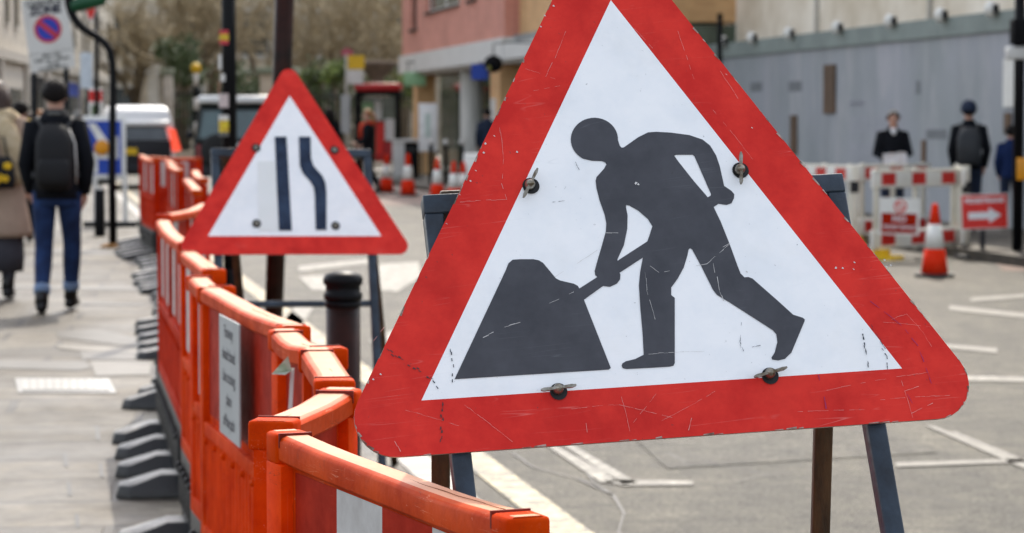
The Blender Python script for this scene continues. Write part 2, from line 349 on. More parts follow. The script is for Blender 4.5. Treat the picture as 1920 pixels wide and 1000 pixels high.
# ------------------------------------------------------------------ mesh helpers
class MB:
    def __init__(s): s.v = []; s.f = []; s.mi = []; s.sm = []
    def add(s, vs, fs, mi=0, T=None, smooth=False):
        o = len(s.v)
        s.v += [(T @ Vector(v)) if T is not None else Vector(v) for v in vs]
        s.f += [tuple(i + o for i in f) for f in fs]; s.mi += [mi] * len(fs); s.sm += [smooth] * len(fs)
        return s
    def box(s, c, d, mi=0, T=None, taper=1.0):
        x, y, z = (k / 2 for k in d); t = taper
        vs = [(-x, -y, -z), (x, -y, -z), (x, y, -z), (-x, y, -z), (-x * t, -y * t, z), (x * t, -y * t, z), (x * t, y * t, z), (-x * t, y * t, z)]
        vs = [Vector(v) + Vector(c) for v in vs]
        return s.add(vs, [(3, 2, 1, 0), (4, 5, 6, 7), (0, 1, 5, 4), (1, 2, 6, 5), (2, 3, 7, 6), (3, 0, 4, 7)], mi, T)
    def span(s, a, b, mi=0, T=None):
        return s.box([(a[i] + b[i]) / 2 for i in range(3)], [abs(b[i] - a[i]) for i in range(3)], mi, T)
    def beam(s, a, b, w, h, up=(0, 0, 1), mi=0, T=None):
        a, b = Vector(a), Vector(b); d = (b - a); L = d.length; d.normalize()
        sx = d.cross(Vector(up)); sx = sx.normalized() if sx.length > 1e-6 else Vector((1, 0, 0)); sy = sx.cross(d)
        vs = [p + sx * i * w / 2 + sy * j * h / 2 for p in (a, b) for i, j in ((-1, -1), (1, -1), (1, 1), (-1, 1))]
        return s.add(vs, [(0, 1, 2, 3), (7, 6, 5, 4), (0, 4, 5, 1), (1, 5, 6, 2), (2, 6, 7, 3), (3, 7, 4, 0)], mi, T)
    def tube(s, pts, rad, n=10, mi=0, T=None, cap=True, flat=1.0, smooth=True):
        pts = [Vector(p) for p in pts]
        if not hasattr(rad, '__len__'): rad = [rad] * len(pts)
        rings = []; ref = None
        for i, p in enumerate(pts):
            d = (pts[min(i + 1, len(pts) - 1)] - pts[max(i - 1, 0)]).normalized()
            if ref is None:
                ref = Vector((1, 0, 0)) if abs(d.x) < .9 else Vector((0, 1, 0))
            u = (ref - d * ref.dot(d)).normalized(); w = d.cross(u); ref = u
            rings.append([p + (u * math.cos(2 * PI * k / n) + w * math.sin(2 * PI * k / n) * flat) * rad[i] for k in range(n)])
        vs = [v for r in rings for v in r]; fs = []
        for i in range(len(pts) - 1):
            for k in range(n):
                fs.append((i * n + k, i * n + (k + 1) % n, (i + 1) * n + (k + 1) % n, (i + 1) * n + k))
        if cap: fs += [tuple(reversed(range(n))), tuple(range((len(pts) - 1) * n, len(pts) * n))]
        return s.add(vs, fs, mi, T, smooth)
    def lathe(s, prof, n=16, mi=0, T=None, smooth=True, sx=1, sy=1, ang0=0):
        vs = []; fs = []
        for r, z in prof:
            for k in range(n):
                a = 2 * PI * k / n + ang0; vs.append((r * math.cos(a) * sx, r * math.sin(a) * sy, z))
        m = len(prof)
        for i in range(m - 1):
            for k in range(n): fs.append((i * n + k, i * n + (k + 1) % n, (i + 1) * n + (k + 1) % n, (i + 1) * n + k))
        fs += [tuple(reversed(range(n))), tuple(range((m - 1) * n, m * n))]
        return s.add(vs, fs, mi, T, smooth)
    def loft(s, rings, n=16, mi=0, T=None, pw=2.0):
        """rings of (cx, cy, z, rx, ry): soft rounded sections"""
        vs = []; fs = []
        for cx, cy, z, rx, ry in rings:
            for k in range(n):
                a = 2 * PI * k / n; c, q = math.cos(a), math.sin(a)
                vs.append((cx + rx * math.copysign(abs(c) ** (2 / pw), c), cy + ry * math.copysign(abs(q) ** (2 / pw), q), z))
        m = len(rings)
        for i in range(m - 1):
            for k in range(n): fs.append((i * n + k, i * n + (k + 1) % n, (i + 1) * n + (k + 1) % n, (i + 1) * n + k))
        fs += [tuple(reversed(range(n))), tuple(range((m - 1) * n, m * n))]
        return s.add(vs, fs, mi, T, True)
    def ball(s, c, r, mi=0, T=None, n=12, m=8, sc=(1, 1, 1)):
        c = Vector(c); vs = [c + Vector((0, 0, -r * sc[2]))]; fs = []
        for i in range(1, m):
            t = -PI / 2 + PI * i / m
            for k in range(n):
                a = 2 * PI * k / n
                vs.append(c + Vector((r * math.cos(t) * math.cos(a) * sc[0], r * math.cos(t) * math.sin(a) * sc[1], r * math.sin(t) * sc[2])))
        vs.append(c + Vector((0, 0, r * sc[2])))
        for k in range(n): fs.append((0, 1 + (k + 1) % n, 1 + k))
        for i in range(m - 2):
            for k in range(n): fs.append((1 + i * n + k, 1 + i * n + (k + 1) % n, 1 + (i + 1) * n + (k + 1) % n, 1 + (i + 1) * n + k))
        e = len(vs) - 1
        for k in range(n): fs.append((e, 1 + (m - 2) * n + k, 1 + (m - 2) * n + (k + 1) % n))
        return s.add(vs, fs, mi, T, True)
    def poly(s, loops, mi=0, T=None, z=0.0):
        """flat 2-D polygon (first loop outer, rest holes) facing +z"""
        L = [[Vector((p[0], p[1], 0)) for p in l] for l in loops]
        tri = tessellate_polygon(L); flat = [p for l in L for p in l]
        fs = []
        for t in tri:
            a, b, c = (flat[i] for i in t)
            ar = (b - a).cross(c - a).z
            if abs(ar) < 1e-12: continue
            fs.append(tuple(t) if ar > 0 else tuple(reversed(t)))
        return s.add([(p.x, p.y, z) for p in flat], fs, mi, T)
    def prism(s, loop, z0, z1, mi=0, T=None):
        n = len(loop); A = sum(loop[i][0] * loop[(i + 1) % n][1] - loop[(i + 1) % n][0] * loop[i][1] for i in range(n))
        if A < 0: loop = list(reversed(loop))
        s.poly([loop], mi, T, z1)
        o = MB().poly([loop], 0, None, z0)
        s.add(o.v, [tuple(reversed(f)) for f in o.f], mi, T)
        vs = [(p[0], p[1], z) for z in (z0, z1) for p in loop]
        return s.add(vs, [(i, (i + 1) % n, n + (i + 1) % n, n + i) for i in range(n)], mi, T)
    def build(s, name, mats, parent=None, bevel=0, seg=2, smooth=False, subd=0, solid=0):
        me = bpy.data.meshes.new(name); me.from_pydata([tuple(v) for v in s.v], [], s.f); me.update()
        if not isinstance(mats, (list, tuple)): mats = [mats]
        for m in mats: me.materials.append(m)
        for p, i, q in zip(me.polygons, s.mi, s.sm): p.material_index = i; p.use_smooth = q or smooth
        o = bpy.data.objects.new(name, me); COL.objects.link(o)
        if parent: o.parent = parent
        if bevel:
            b = o.modifiers.new('bevel', 'BEVEL'); b.width = bevel; b.segments = seg; b.limit_method = 'ANGLE'; b.angle_limit = R(35)
            b.harden_normals = False
            for p in me.polygons: p.use_smooth = True
        if subd:
            d = o.modifiers.new('sub', 'SUBSURF'); d.levels = d.render_levels = subd
        return o

def tag(o, label=None, cat=None, group=None, kind=None):
    if label: o['label'] = label
    if cat: o['category'] = cat
    if group: o['group'] = group
    if kind: o['kind'] = kind
    return o
def thing(name, label, cat, loc=(0, 0, 0), rz=0.0, group=None):
    o = bpy.data.objects.new(name, None); COL.objects.link(o); o.location = loc; o.rotation_euler = (0, 0, rz)
    o.empty_display_size = .2
    return tag(o, label, cat, group)
def struct(o): o['kind'] = 'structure'; return o
def dup(root, loc, rz=None, label=None):
    def cp(o, par):
        c = o.copy(); COL.objects.link(c)
        if par is not None: c.parent = par
        for ch in list(o.children): cp(ch, c)
        return c
    r = cp(root, None); r.location = loc
    if rz is not None: r.rotation_euler = (0, 0, rz)
    if label: r['label'] = label
    return r
def text(s, name, m, parent, size, T, align='CENTER', sx=1.0, bold=0.0):
    cu = bpy.data.curves.new(name, 'FONT'); cu.body = s; cu.size = size; cu.align_x = align; cu.align_y = 'CENTER'; cu.offset = bold
    tmp = bpy.data.objects.new('tmp_text', cu); COL.objects.link(tmp)
    dg = bpy.context.evaluated_depsgraph_get(); dg.update()
    me = bpy.data.meshes.new_from_object(tmp.evaluated_get(dg)); bpy.data.objects.remove(tmp); bpy.data.curves.remove(cu)
    for v in me.vertices: v.co = T @ Vector((v.co.x * sx, v.co.y, v.co.z))
    me.materials.clear(); me.materials.append(m); me.name = name
    o = bpy.data.objects.new(name, me); COL.objects.link(o); o.parent = parent
    return o
def circ(r, n=28, cx=0, cy=0): return [(cx + r * math.cos(2 * PI * k / n), cy + r * math.sin(2 * PI * k / n)) for k in range(n)]
def facing(loc, yaw=0.0, lean=0.0, roll=0.0):
    """a frame whose x is right, y is up and z faces back down the street towards the walker"""
    return Matrix.Translation(loc) @ Matrix.Rotation(yaw, 4, 'Z') @ Matrix.Rotation(PI / 2 - lean, 4, 'X') @ Matrix.Rotation(roll, 4, 'Z')
def rtri(H, rad, n=10):
    """rounded equilateral triangle centred on its centroid"""
    out = []
    d = 2 * H / 3 - 2 * rad
    for a0 in (90, 210, 330):
        c = (d * math.cos(R(a0)), d * math.sin(R(a0)))
        for k in range(n + 1):
            a = R(a0 - 60 + 120 * k / n); out.append((c[0] + rad * math.cos(a), c[1] + rad * math.sin(a)))
    return out
def tri(H): return [(2 * H / 3 * math.cos(R(a)), 2 * H / 3 * math.sin(R(a))) for a in (90, 210, 330)]

# ------------------------------------------------------------------ ground
def sheet(name, loops, z, m):
    return MB().poly(loops, 0, None, z).build(name, m)
def strip(name, x_of_y, y0, y1, w0, w1, z, m, n=1):
    pts = [(x_of_y(y) + w0, y) for y in (y0, y1)] + [(x_of_y(y) + w1, y) for y in (y1, y0)]
    return sheet(name, [pts], z, m)
struct(sheet('road', [[(-260, -60), (260, -60), (260, 420), (-260, 420)]], 0.0, M['asphalt']))
pv = MB().prism([(kerb_x(-12) - .16, -12), (kerb_x(74) - .16, 74), (-60, 74), (-60, -12)], -.05, PAV)
struct(pv.build('pavement', M['paving']))
kb = MB()
y = -12.0
while y < 74:
    y1 = min(y + .9, 74)
    kb.prism([(kerb_x(y) - .155, y), (kerb_x(y), y), (kerb_x(y1 - .008), y1 - .008), (kerb_x(y1 - .008) - .155, y1 - .008)], -.05, PAV + .003)
    y = y1
struct(kb.build('kerb', M['kerb'], bevel=.012))
def far_kerb(y): return hoard_x(y) - 2.75 if y < 50 else front_x(y) - 1.8
fp = MB().prism([(far_kerb(10), 10), (60, 10), (60, 74), (far_kerb(74), 74), (far_kerb(52), 52), (far_kerb(49.5), 49.5)], -.05, PAV)
struct(fp.build('pavement', M['paving']))
struct(MB().prism([(-60, 78), (70, 78), (70, 260), (-60, 260)], -.05, PAV).build('pavement', M['paving']))
struct(strip('road', lambda y: far_kerb(y), 49, 73.5, -4.6, -.15, .004, M['red_asphalt']))
struct(sheet('road', [[tuple(gr(px, py)[:2]) for px, py in ((1840, 470), (2150, 470), (2200, 520), (1880, 508))]], .004, M['red_asphalt']))
# road markings
struct(strip('road_marking', kerb_x, 2, 70, .26, .42, .006, M['roadyellow']))
def gpoly(pts, z=0.0): return [tuple(gr(px, py, z)[:2]) for px, py in pts]
mk = MB()
for pts in ([(1016, 832), (1032, 832), (1165, 905), (1128, 908)], [(1048, 832), (1066, 832), (1196, 908), (1168, 911)],
            [(1128, 904), (1165, 902), (1300, 905), (1300, 912), (1168, 913)],
            [(1560, 702), (1700, 704), (2100, 713), (2100, 722), (1700, 713), (1560, 709)],
            [(560, 520), (640, 516), (640, 547), (585, 545)], [(700, 497), (785, 492), (790, 520), (745, 548), (690, 545)],
            [(500, 640), (555, 575), (590, 575), (545, 640)], [(690, 640), (790, 600), (800, 625), (720, 660)],
            [(560, 500), (700, 486), (700, 494), (560, 510)]):
    mk.poly([gpoly(pts)], 0, None, .006)
struct(mk.build('road_marking', M['roadwhite']))
fd = MB()
for pts in ([(1735, 800), (1750, 800), (2000, 905), (1975, 905)], [(1780, 812), (1792, 812), (2060, 922), (2040, 922)], [(1780, 574), (2000, 598), (2000, 606), (1780, 583)], [(1690, 640), (1690, 646), (1870, 664), (1870, 655)], [(1680, 870), (2000, 860), (2000, 866), (1680, 878)],
            [(1820, 560), (2000, 548), (2000, 553), (1820, 567)], [(900, 950), (930, 950), (1040, 1005), (1005, 1005)]):
    fd.poly([gpoly(pts)], 0, None, .0065)
struct(fd.build('road_marking', M['roadwhite_faded']))
ck = MB()
for L in ([(1085, 860), (1112, 905), (1150, 930), (1170, 965), (1160, 1000), (1180, 1040)], [(960, 850), (1000, 878), (1085, 900), (1150, 930)], [(1250, 850), (1290, 870), (1390, 878), (1480, 868)], [(1380, 905), (1440, 893), (1530, 886)]):
    for (a, b), (c, d) in zip(L, L[1:]):
        w = random.uniform(2, 4.5)
        ck.poly([gpoly([(a - w, b), (a + w, b), (c + w * .8, d), (c - w * .8, d)])], 0, None, .005)
struct(ck.build('road_crack', M['crack']))
struct(sheet('road_patch', [gpoly([(1180, 815), (1640, 800), (1760, 850), (1250, 880)])], .004, asphalt_mat('rolled_asphalt_patch', (.06, .055, .046), (.125, .115, .095))))
# pavement repairs and odd slabs
def slab(pts, m, z): MB().poly([gpoly(pts, PAV)], 0, None, PAV + z).build('pavement_slab', m)['kind'] = 'structure'
slab([(105, 622), (180, 618), (290, 640), (285, 655), (110, 634)], M['slabdark'], .004)
slab([(-60, 676), (160, 678), (172, 690), (150, 696), (-60, 690)], M['slabdark'], .004)
slab([(150, 660), (292, 660), (292, 676), (155, 676)], M['slabdark'], .0045)
slab([(105, 648), (288, 656), (286, 662), (150, 659), (110, 655)], M['slab'], .0055)
slab([(168, 678), (284, 678), (280, 704), (180, 707)], M['slabgrey'], .005)
slab([(-60, 460), (265, 474), (265, 481), (-60, 468)], M['slabdark'], .004)
slab([(-60, 533), (260, 540), (258, 546), (-60, 539)], M['slabdark'], .0044)
slab([(130, 567), (268, 570), (268, 574), (130, 571)], M['slabdark'], .0044)
cov = thing('inspection_cover', 'long worn bright steel cover set flush in the stone pavement', 'drain cover', gr(122, 725, PAV))
b0 = cov.location
def crel(px, py, z=0.0): p = gr(px, py, PAV); return (p.x - b0.x, p.y - b0.y)
MB().poly([[crel(*p) for p in ((28, 711), (205, 712), (218, 739), (34, 738))]], 0, None, .006).build('frame', M['cover'], cov)
cm = MB()
for i in range(11):
    a = 42 + i * 15
    cm.poly([[crel(*p) for p in ((a, 715), (a + 11, 715), (a + 12, 735), (a + 1, 735))]], 0, None, .012)
cm.build('tread_plate', mat('bright_worn_tread', (.40, .39, .36), .35, .4, (.22, .21, .19), 30), cov)
for i, (px, py) in enumerate([(125, 905), (118, 850), (185, 870), (178, 800), (140, 965)]):   # dark open joints
    slab([(px, py), (px + 7, py), (px + 10, py + 26), (px + 3, py + 26)], M['crack'], .003)

# ------------------------------------------------------------------ the two warning signs
def plane_frame(Rm, C):
    return Matrix(((Rm[0][0], Rm[0][1], -Rm[0][2], C[0]), (Rm[1][0], Rm[1][1], -Rm[1][2], C[1]), (Rm[2][0], Rm[2][1], -Rm[2][2], C[2]), (0, 0, 0, 1)))
RR1 = [[0.98255, -0.11536, -0.14589], [0.18006, 0.39345, 0.90154], [0.0466, 0.91208, -0.40736]]; C1 = (0.1828, 3.4699, 1.3966)
RR2 = [[0.97982, -0.0637, -0.18944], [0.19967, 0.35359, 0.91384], [-0.00877, 0.93323, -0.35918]]; C2 = (-0.8325, 9.7481, 1.322)
# z axis of these frames must face the viewer and stay right handed
def fr(Rm, C):
    x = Vector((Rm[0][0], Rm[1][0], Rm[2][0])); yv = Vector((Rm[0][1], Rm[1][1], Rm[2][1])); z = x.cross(yv)
    return Matrix(((x.x, yv.x, z.x, C[0]), (x.y, yv.y, z.y, C[1]), (x.z, yv.z, z.z, C[2]), (0, 0, 0, 1)))
T1, T2 = fr(RR1, C1), fr(RR2, C2)

WORKER = [(-0.0168, 0.1569), (-0.018, 0.1637), (-0.0183, 0.1652), (-0.0178, 0.1703), (-0.0182, 0.1754), (-0.0194, 0.1803), (-0.0214, 0.1849), (-0.0241, 0.1891), (-0.0275, 0.1928), (-0.0314, 0.1958), (-0.0359, 0.1982), (-0.0407, 0.1998), (-0.0458, 0.2007), (-0.051, 0.2007), (-0.0563, 0.1999), (-0.0614, 0.1984), (-0.0662, 0.1961), (-0.0707, 0.1931), (-0.0746, 0.1895), (-0.078, 0.1854), (-0.0808, 0.1808), (-0.0828, 0.176), (-0.084, 0.1709), (-0.0844, 0.1658), (-0.084, 0.1608), (-0.0828, 0.1559), (-0.0808, 0.1514), (-0.0781, 0.1472), (-0.0748, 0.1436), (-0.0708, 0.1405), (-0.0586, 0.1367), (-0.0449, 0.1355), (-0.0402, 0.133), (-0.0393, 0.1299), (-0.0435, 0.1239), (-0.0555, 0.1121), (-0.0574, 0.1068), (-0.0576, 0.0958), (-0.0555, 0.0767), (-0.0514, 0.0571), (-0.0506, 0.0438), (-0.053, 0.0317), (-0.0616, 0.0104), (-0.0713, -0.0129), (-0.0757, -0.0243), (-0.0756, -0.0303), (-0.0731, -0.033), (-0.0998, -0.0479), (-0.0956, -0.0643), (-0.067, -0.0463), (-0.0577, -0.0482), (-0.0477, -0.0441), (-0.0424, -0.0384), (-0.041, -0.0311), (-0.042, -0.0289), (-0.0069, -0.0089), (-0.0134, -0.0294), (-0.0177, -0.0485), (-0.0203, -0.0827), (-0.022, -0.1168), (-0.0245, -0.1471), (-0.0367, -0.1522), (-0.0501, -0.1547), (-0.055, -0.1573), (-0.0566, -0.1606), (-0.0555, -0.164), (-0.0508, -0.1656), (-0.0181, -0.1661), (0.0085, -0.1662), (0.0136, -0.1653), (0.0161, -0.1617), (0.0291, -0.0695), (0.0248, -0.065), (0.0263, -0.0543), (0.0372, -0.042), (0.0477, -0.0266), (0.0552, -0.0096), (0.0581, -0.001), (0.0605, 0.001), (0.0631, -0.0013), (0.0721, -0.0259), (0.0836, -0.0613), (0.088, -0.0689), (0.1038, -0.0807), (0.1578, -0.1242), (0.1618, -0.1304), (0.1614, -0.1415), (0.1553, -0.1561), (0.1497, -0.1629), (0.1505, -0.1656), (0.1586, -0.1674), (0.168, -0.1659), (0.1785, -0.1576), (0.1905, -0.137), (0.2039, -0.1142), (0.2047, -0.1117), (0.2022, -0.109), (0.1895, -0.1038), (0.1707, -0.0819), (0.1409, -0.0484), (0.1354, -0.0458), (0.1299, -0.0459), (0.1254, -0.04), (0.1226, -0.0276), (0.1164, 0.0042), (0.1087, 0.0377), (0.1021, 0.0589), (0.1096, 0.0634), (0.1207, 0.061), (0.1282, 0.0632), (0.1327, 0.0705), (0.134, 0.0762), (0.1309, 0.0813), (0.1215, 0.0894), (0.1206, 0.1038), (0.1196, 0.1195), (0.1168, 0.1354), (0.1105, 0.1506), (0.1012, 0.1601), (0.0831, 0.1679), (0.0582, 0.1728), (0.0373, 0.1752), (0.0254, 0.1749), (0.0109, 0.1684), (-0.0113, 0.1543), (-0.0147, 0.154)]
HOLE1 = [(-0.0423, -0.0094), (-0.0422, -0.0116), (-0.0394, -0.0096), (0.0025, 0.0141), (0.0072, 0.0238), (0.0126, 0.0358), (0.0078, 0.0466), (-0.0039, 0.0596), (-0.0153, 0.0678), (-0.0198, 0.0689), (-0.0203, 0.065), (-0.0197, 0.0539), (-0.0227, 0.0343), (-0.0305, 0.0108)]
HOLE2 = [(0.0576, 0.1381), (0.0603, 0.1393), (0.0839, 0.138), (0.0861, 0.1357), (0.1012, 0.0785), (0.1004, 0.0759), (0.0959, 0.0739), (0.0796, 0.0993), (0.0626, 0.1284)]
MOUND = [(-0.2824, -0.1641), (-0.1967, -0.0159), (-0.1919, -0.0062), (-0.1855, -0.0012), (-0.1752, -0.0011), (-0.1571, -0.0022), (-0.15, -0.0042), (-0.1447, -0.0083), (-0.1299, -0.0315), (-0.1245, -0.0349), (-0.1062, -0.0407), (-0.1015, -0.044), (-0.0998, -0.0479), (-0.0956, -0.0643), (-0.0725, -0.1589), (-0.0716, -0.1627), (-0.0747, -0.1647)]
BOLTS = [(-0.1502, 0.1041, 59), (0.1457, 0.1101, 82), (-0.1473, -0.1889, 4), (0.1424, -0.1869, 12)]

def warning_sign(name, label, T, Hin, w, rad, ground_xy):
    base = Vector((T.translation.x, T.translation.y, PAV))
    t = thing(name, label, 'road sign', base)
    TL = Matrix.Translation(-base) @ T
    Ho = Hin + 3 * w
    rim = rtri(Ho, rad)
    pl = MB().prism(rim, -.003, 0, 0, TL).build('sign_plate', M['alu'], t)
    MB().poly([rim, tri(Hin)], 0, TL, .0007).build('red_border', M['red_film'], t)
    MB().poly([tri(Hin)], 0, TL, .0007).build('white_panel', M['white_film'], t)
    return t, TL
sign1, L1 = warning_sign('roadworks_sign', 'large close scratched red triangle sign of a digging worker beside a mound', T1, .57, .0745, .0527, None)
MB().poly([WORKER, HOLE1, HOLE2], 0, L1, .0015).poly([MOUND], 0, L1, .0015).build('digging_worker_symbol', M['grey_film'], sign1)
def inplane(px, py, T):
    d = ray(px, py); n = T.col[2].xyz; o = Vector((0, 0, EYE)); c = T.translation
    p = o + d * (((c - o).dot(n)) / d.dot(n)) - c
    return Vector((p.dot(T.col[0].xyz), p.dot(T.col[1].xyz)))
def scuffs(parent, T, TL, sets):
    mb = MB()
    for mi, wd, L in sets:
        pts = [inplane(px, py, T) for px, py in L]
        for k in range(len(pts) - 1):
            a, b = pts[k], pts[k + 1]; d = (b - a)
            if d.length < 1e-6: continue
            nn = Vector((-d.y, d.x)).normalized(); seg = max(1, int(d.length / (.004 if mi in (1, 4) else .007)))
            for q in range(seg):
                if random.random() < (.38 if mi in (1, 4) else .22): continue
                p, r = a + d * (q / seg), a + d * ((q + 1.02) / seg); kw = .55 if (mi in (0, 3) and wd < .003) else .8; w1 = wd * kw * random.uniform(.15, .9); w2 = wd * kw * random.uniform(.15, .9)
                j = nn * (random.uniform(-.0004, .0004) * (6 if mi == 1 else 3 if mi == 4 else 1) + .002 * d.length * 5 * math.sin(3.1 * q / seg))
                mb.poly([[tuple(p - nn * w1 / 2 + j), tuple(p + nn * w1 / 2 + j), tuple(r + nn * w2 / 2 + j), tuple(r - nn * w2 / 2 + j)]], mi, TL, .0022)
    o = mb.build('scuff_marks', [M['chip'], M['scuff'], M['pinkscr'], M['palered'], M['steel']], parent); o['kind'] = 'stuff'; return o
M['palered'] = mat('pale_scratch_in_red', (.80, .33, .30), .5)
SC = [(3, .0016, [(862, 380), (950, 376)]), (3, .0014, [(935, 230), (944, 300), (940, 345), (950, 376)]), (3, .0013, [(1060, 60), (1040, 110), (1022, 145)]),
      (3, .0013, [(985, 130), (1040, 150)]), (3, .001, [(1000, 172), (1050, 163)]), (3, .0012, [(1350, 135), (1388, 195)]), (3, .001, [(1330, 200), (1410, 300)]),
      (1, .0035, [(725, 655), (745, 672), (790, 698), (812, 712)]), (1, .0035, [(828, 755), (830, 790), (825, 830)]), (4, .003, [(845, 655), (849, 690), (848, 718)]),
      (4, .0028, [(810, 715), (825, 735)]), (4, .0028, [(1617, 627), (1622, 660), (1627, 696)]), (4, .0026, [(1648, 650), (1662, 668), (1664, 694)]), (4, .0016, [(1632, 610), (1660, 655)]),
      (2, .0028, [(1534, 704), (1545, 745), (1551, 790)]), (2, .002, [(1622, 560), (1690, 612), (1720, 650), (1745, 720)]), (2, .002, [(1700, 740), (1720, 775)]),
      (3, .0025, [(1695, 735), (1722, 726)]), (3, .002, [(1708, 776), (1748, 757)]), (3, .0013, [(1640, 752), (1780, 743)]), (3, .001, [(1540, 735), (1640, 715), (1740, 700)]),
      (3, .001, [(1485, 774), (1620, 770)]), (3, .0012, [(1690, 715), (1710, 785)]), (3, .001, [(1655, 605), (1745, 615)]), (3, .001, [(1670, 600), (1700, 590), (1730, 625), (1750, 660)]),
      (0, .0018, [(1325, 496), (1235, 512)]), (0, .0014, [(1235, 512), (1218, 500)]), (0, .0014, [(1325, 496), (1372, 456)]), (0, .0014, [(1355, 465), (1368, 458)]),
      (0, .0020, [(905, 634), (945, 615), (985, 603)]), (0, .0012, [(1020, 575), (1085, 545)]), (0, .0012, [(1208, 500), (1212, 545), (1228, 600)]), (0, .0016, [(1135, 438), (1170, 439)]),
      (0, .0025, [(1337, 495), (1340, 512)]), (0, .0022, [(1344, 520), (1348, 545), (1356, 565)]), (0, .0012, [(1215, 665), (1320, 660)]), 
      (0, .0014, [(1120, 470), (1040, 520)]), 
      (4, .0014, [(1388, 600), (1386, 640), (1392, 660)]), (4, .0012, [(1405, 655), (1425, 648)]), (4, .0012, [(1030, 380), (1058, 378)]), (4, .0012, [(1075, 300), (1085, 320)]), (4, .0014, [(1055, 362), (1062, 352)]),
      (3, .0022, [(740, 828), (750, 848)]), (3, .0022, [(1290, 808), (1296, 785)]), (3, .001, [(1165, 745), (1180, 810)]), (3, .001, [(1230, 740), (1180, 800)]), (3, .001, [(1340, 735), (1240, 790)]), (3, .0012, [(1100, 812), (1098, 795)]),
      (3, .001, [(760, 770), (860, 800)]), (3, .001, [(1050, 770), (1160, 760), (1260, 785)]), (3, .001, [(870, 760), (960, 830)]), (3, .001, [(1175, 40), (1230, 100)]), (3, .001, [(1270, 60), (1300, 150)]),
      (3, .002, [(700, 640), (720, 615)]), (4, .0025, [(1180, 600), (1150, 660), (1140, 690)])][:-1]
# bare-metal chips along the rim and across the right limb
def chips(pts):
    out = []
    for px, py, s in pts: out.append((0, s, [(px, py), (px + 3, py + 2)]))
    return out
CH = chips([(1565, 503, .006), (1578, 503, .004), (1590, 504, .006), (1598, 505, .005), (1606, 507, .006), (1612, 502, .006), (1600, 492, .003), (712, 702, .007), (698, 712, .005), (968, 285, .004), (957, 305, .004),
            (905, 287, .005), (908, 270, .005), (925, 255, .004), (1000, 172, .004), (1036, 12, .006), (1012, 50, .004), (1020, 30, .004), (1116, 288, .005), (1190, 344, .011), (1195, 346, .008), (1282, 365, .004), (1455, 555, .004),
            (1398, 510, .004), (1660, 500, .004), (1656, 488, .004), (1668, 498, .004), (1738, 716, .004), (890, 320, .003), (880, 340, .003), (835, 420, .003), (860, 365, .003), (1360, 140, .002), (1408, 240, .003)])
# wear along the plate edge
rim = rtri(.57 + 3 * .0745, .0527)
ew = MB()
for k in range(len(rim)):
    a, b = Vector(rim[k]), Vector(rim[(k + 1) % len(rim)]); d = b - a
    if d.length < .02:
        seg = 1
    else: seg = int(d.length / .016)
    nn = Vector((-d.y, d.x)).normalized()
    for q in range(seg):
        if random.random() < .55: continue
        p0 = a + d * (q / seg); p1 = a + d * ((q + random.uniform(.3, 1)) / seg); w_ = random.choice([.0012, .0018, .003])
        ew.poly([[tuple(p0), tuple(p1), tuple(p1 + nn * w_), tuple(p0 + nn * w_ * .5)]], 0, L1, .0019)
wo = ew.build('worn_edge', mat('chipped_brown_edge', (.50, .38, .33), .7, 0, (.12, .07, .05), 80, .9), sign1); wo['kind'] = 'stuff'
scuffs(sign1, T1, L1, SC + CH)

def wing_bolt(parent, TL, x, y, ang, part='wing_bolt', r=.0118):
    A = TL @ Matrix.Translation((x, y, 0)) @ Matrix.Rotation(R(ang), 4, 'Z')
    w = MB().poly([circ(r, 20, .001, -.002)], 0, A, .0026).build('washer_hole', M['hole'], parent)
    b = MB()
    b.lathe([(.0068, .003), (.0072, .010), (.005, .016), (.001, .018)], 14, 0, A)
    b.build(part, M['bolt'], parent)
    g = MB()
    g.prism([(-.0245, -.0012), (-.020, -.0026), (-.006, -.0020), (.006, -.0020), (.018, -.0026), (.0235, -.001), (.0235, .0012), (.017, .0022), (.006, .0016), (-.006, .0016), (-.020, .0022), (-.0245, .001)], .012, .0155, 0, A)
    o = g.build('wing', M['bolt'], None, bevel=.0005); o.parent = [c for c in parent.children if c.name.startswith(part)][-1]
for x, yv, a in BOLTS: wing_bolt(sign1, L1, x, yv, a)

def a_frame(parent, T, TL, half, top, cross, rear_bottoms, rear_tops, base, w=.026):
    zt = -.006 - w / 2
    def bottom(x):   # where a front leg running in the sign's plane meets the pavement
        c = T @ Vector((x, 0, zt)); u = T.col[1].xyz; return -(c.z - PAV) / u.z
    for s in (-1, 1):
        o = MB().beam((s * half, top - w, zt), (s * half, bottom(s * half), zt), w, w, (0, 0, 1), 0, TL).build('front_leg', M['steel'], parent, bevel=.003)
        o['label'] = 'blue black square steel front leg'
    MB().beam((-half - w * .5, top - w / 2, zt), (half + w * .5, top - w / 2, zt), w + .002, w + .002, (0, 0, 1), 0, TL).build('top_bar', M['steel'], parent, bevel=.003)
    if cross is not None:
        MB().beam((-half, cross, zt), (half, cross, zt), w * .7, w * .7, (0, 0, 1), 0, TL).build('cross_bar', M['steel'], parent, bevel=.002)
    tops = [Vector(p) - base for p in rear_tops]; bots = [Vector(p) - base for p in rear_bottoms]
    for a, b in zip(tops, bots):
        o = MB().beam(a, b, w, w, (0, 1, 0), 0).build('rear_leg', M['rust'], parent, bevel=.003); o['label'] = 'rusty brown rear leg'
    MB().beam(tops[0], tops[1], w, w, (0, 0, 1), 0).build('hinge_bar', M['rust'], parent, bevel=.003)
b1 = Vector(sign1.location)
a_frame(sign1, T1, L1, .283, .102, -.56, [(-.111, 3.95, PAV), (.462, 3.95, PAV)], [at(826, 376, 3.56), at(1556, 345, 3.62)], b1, .0265)

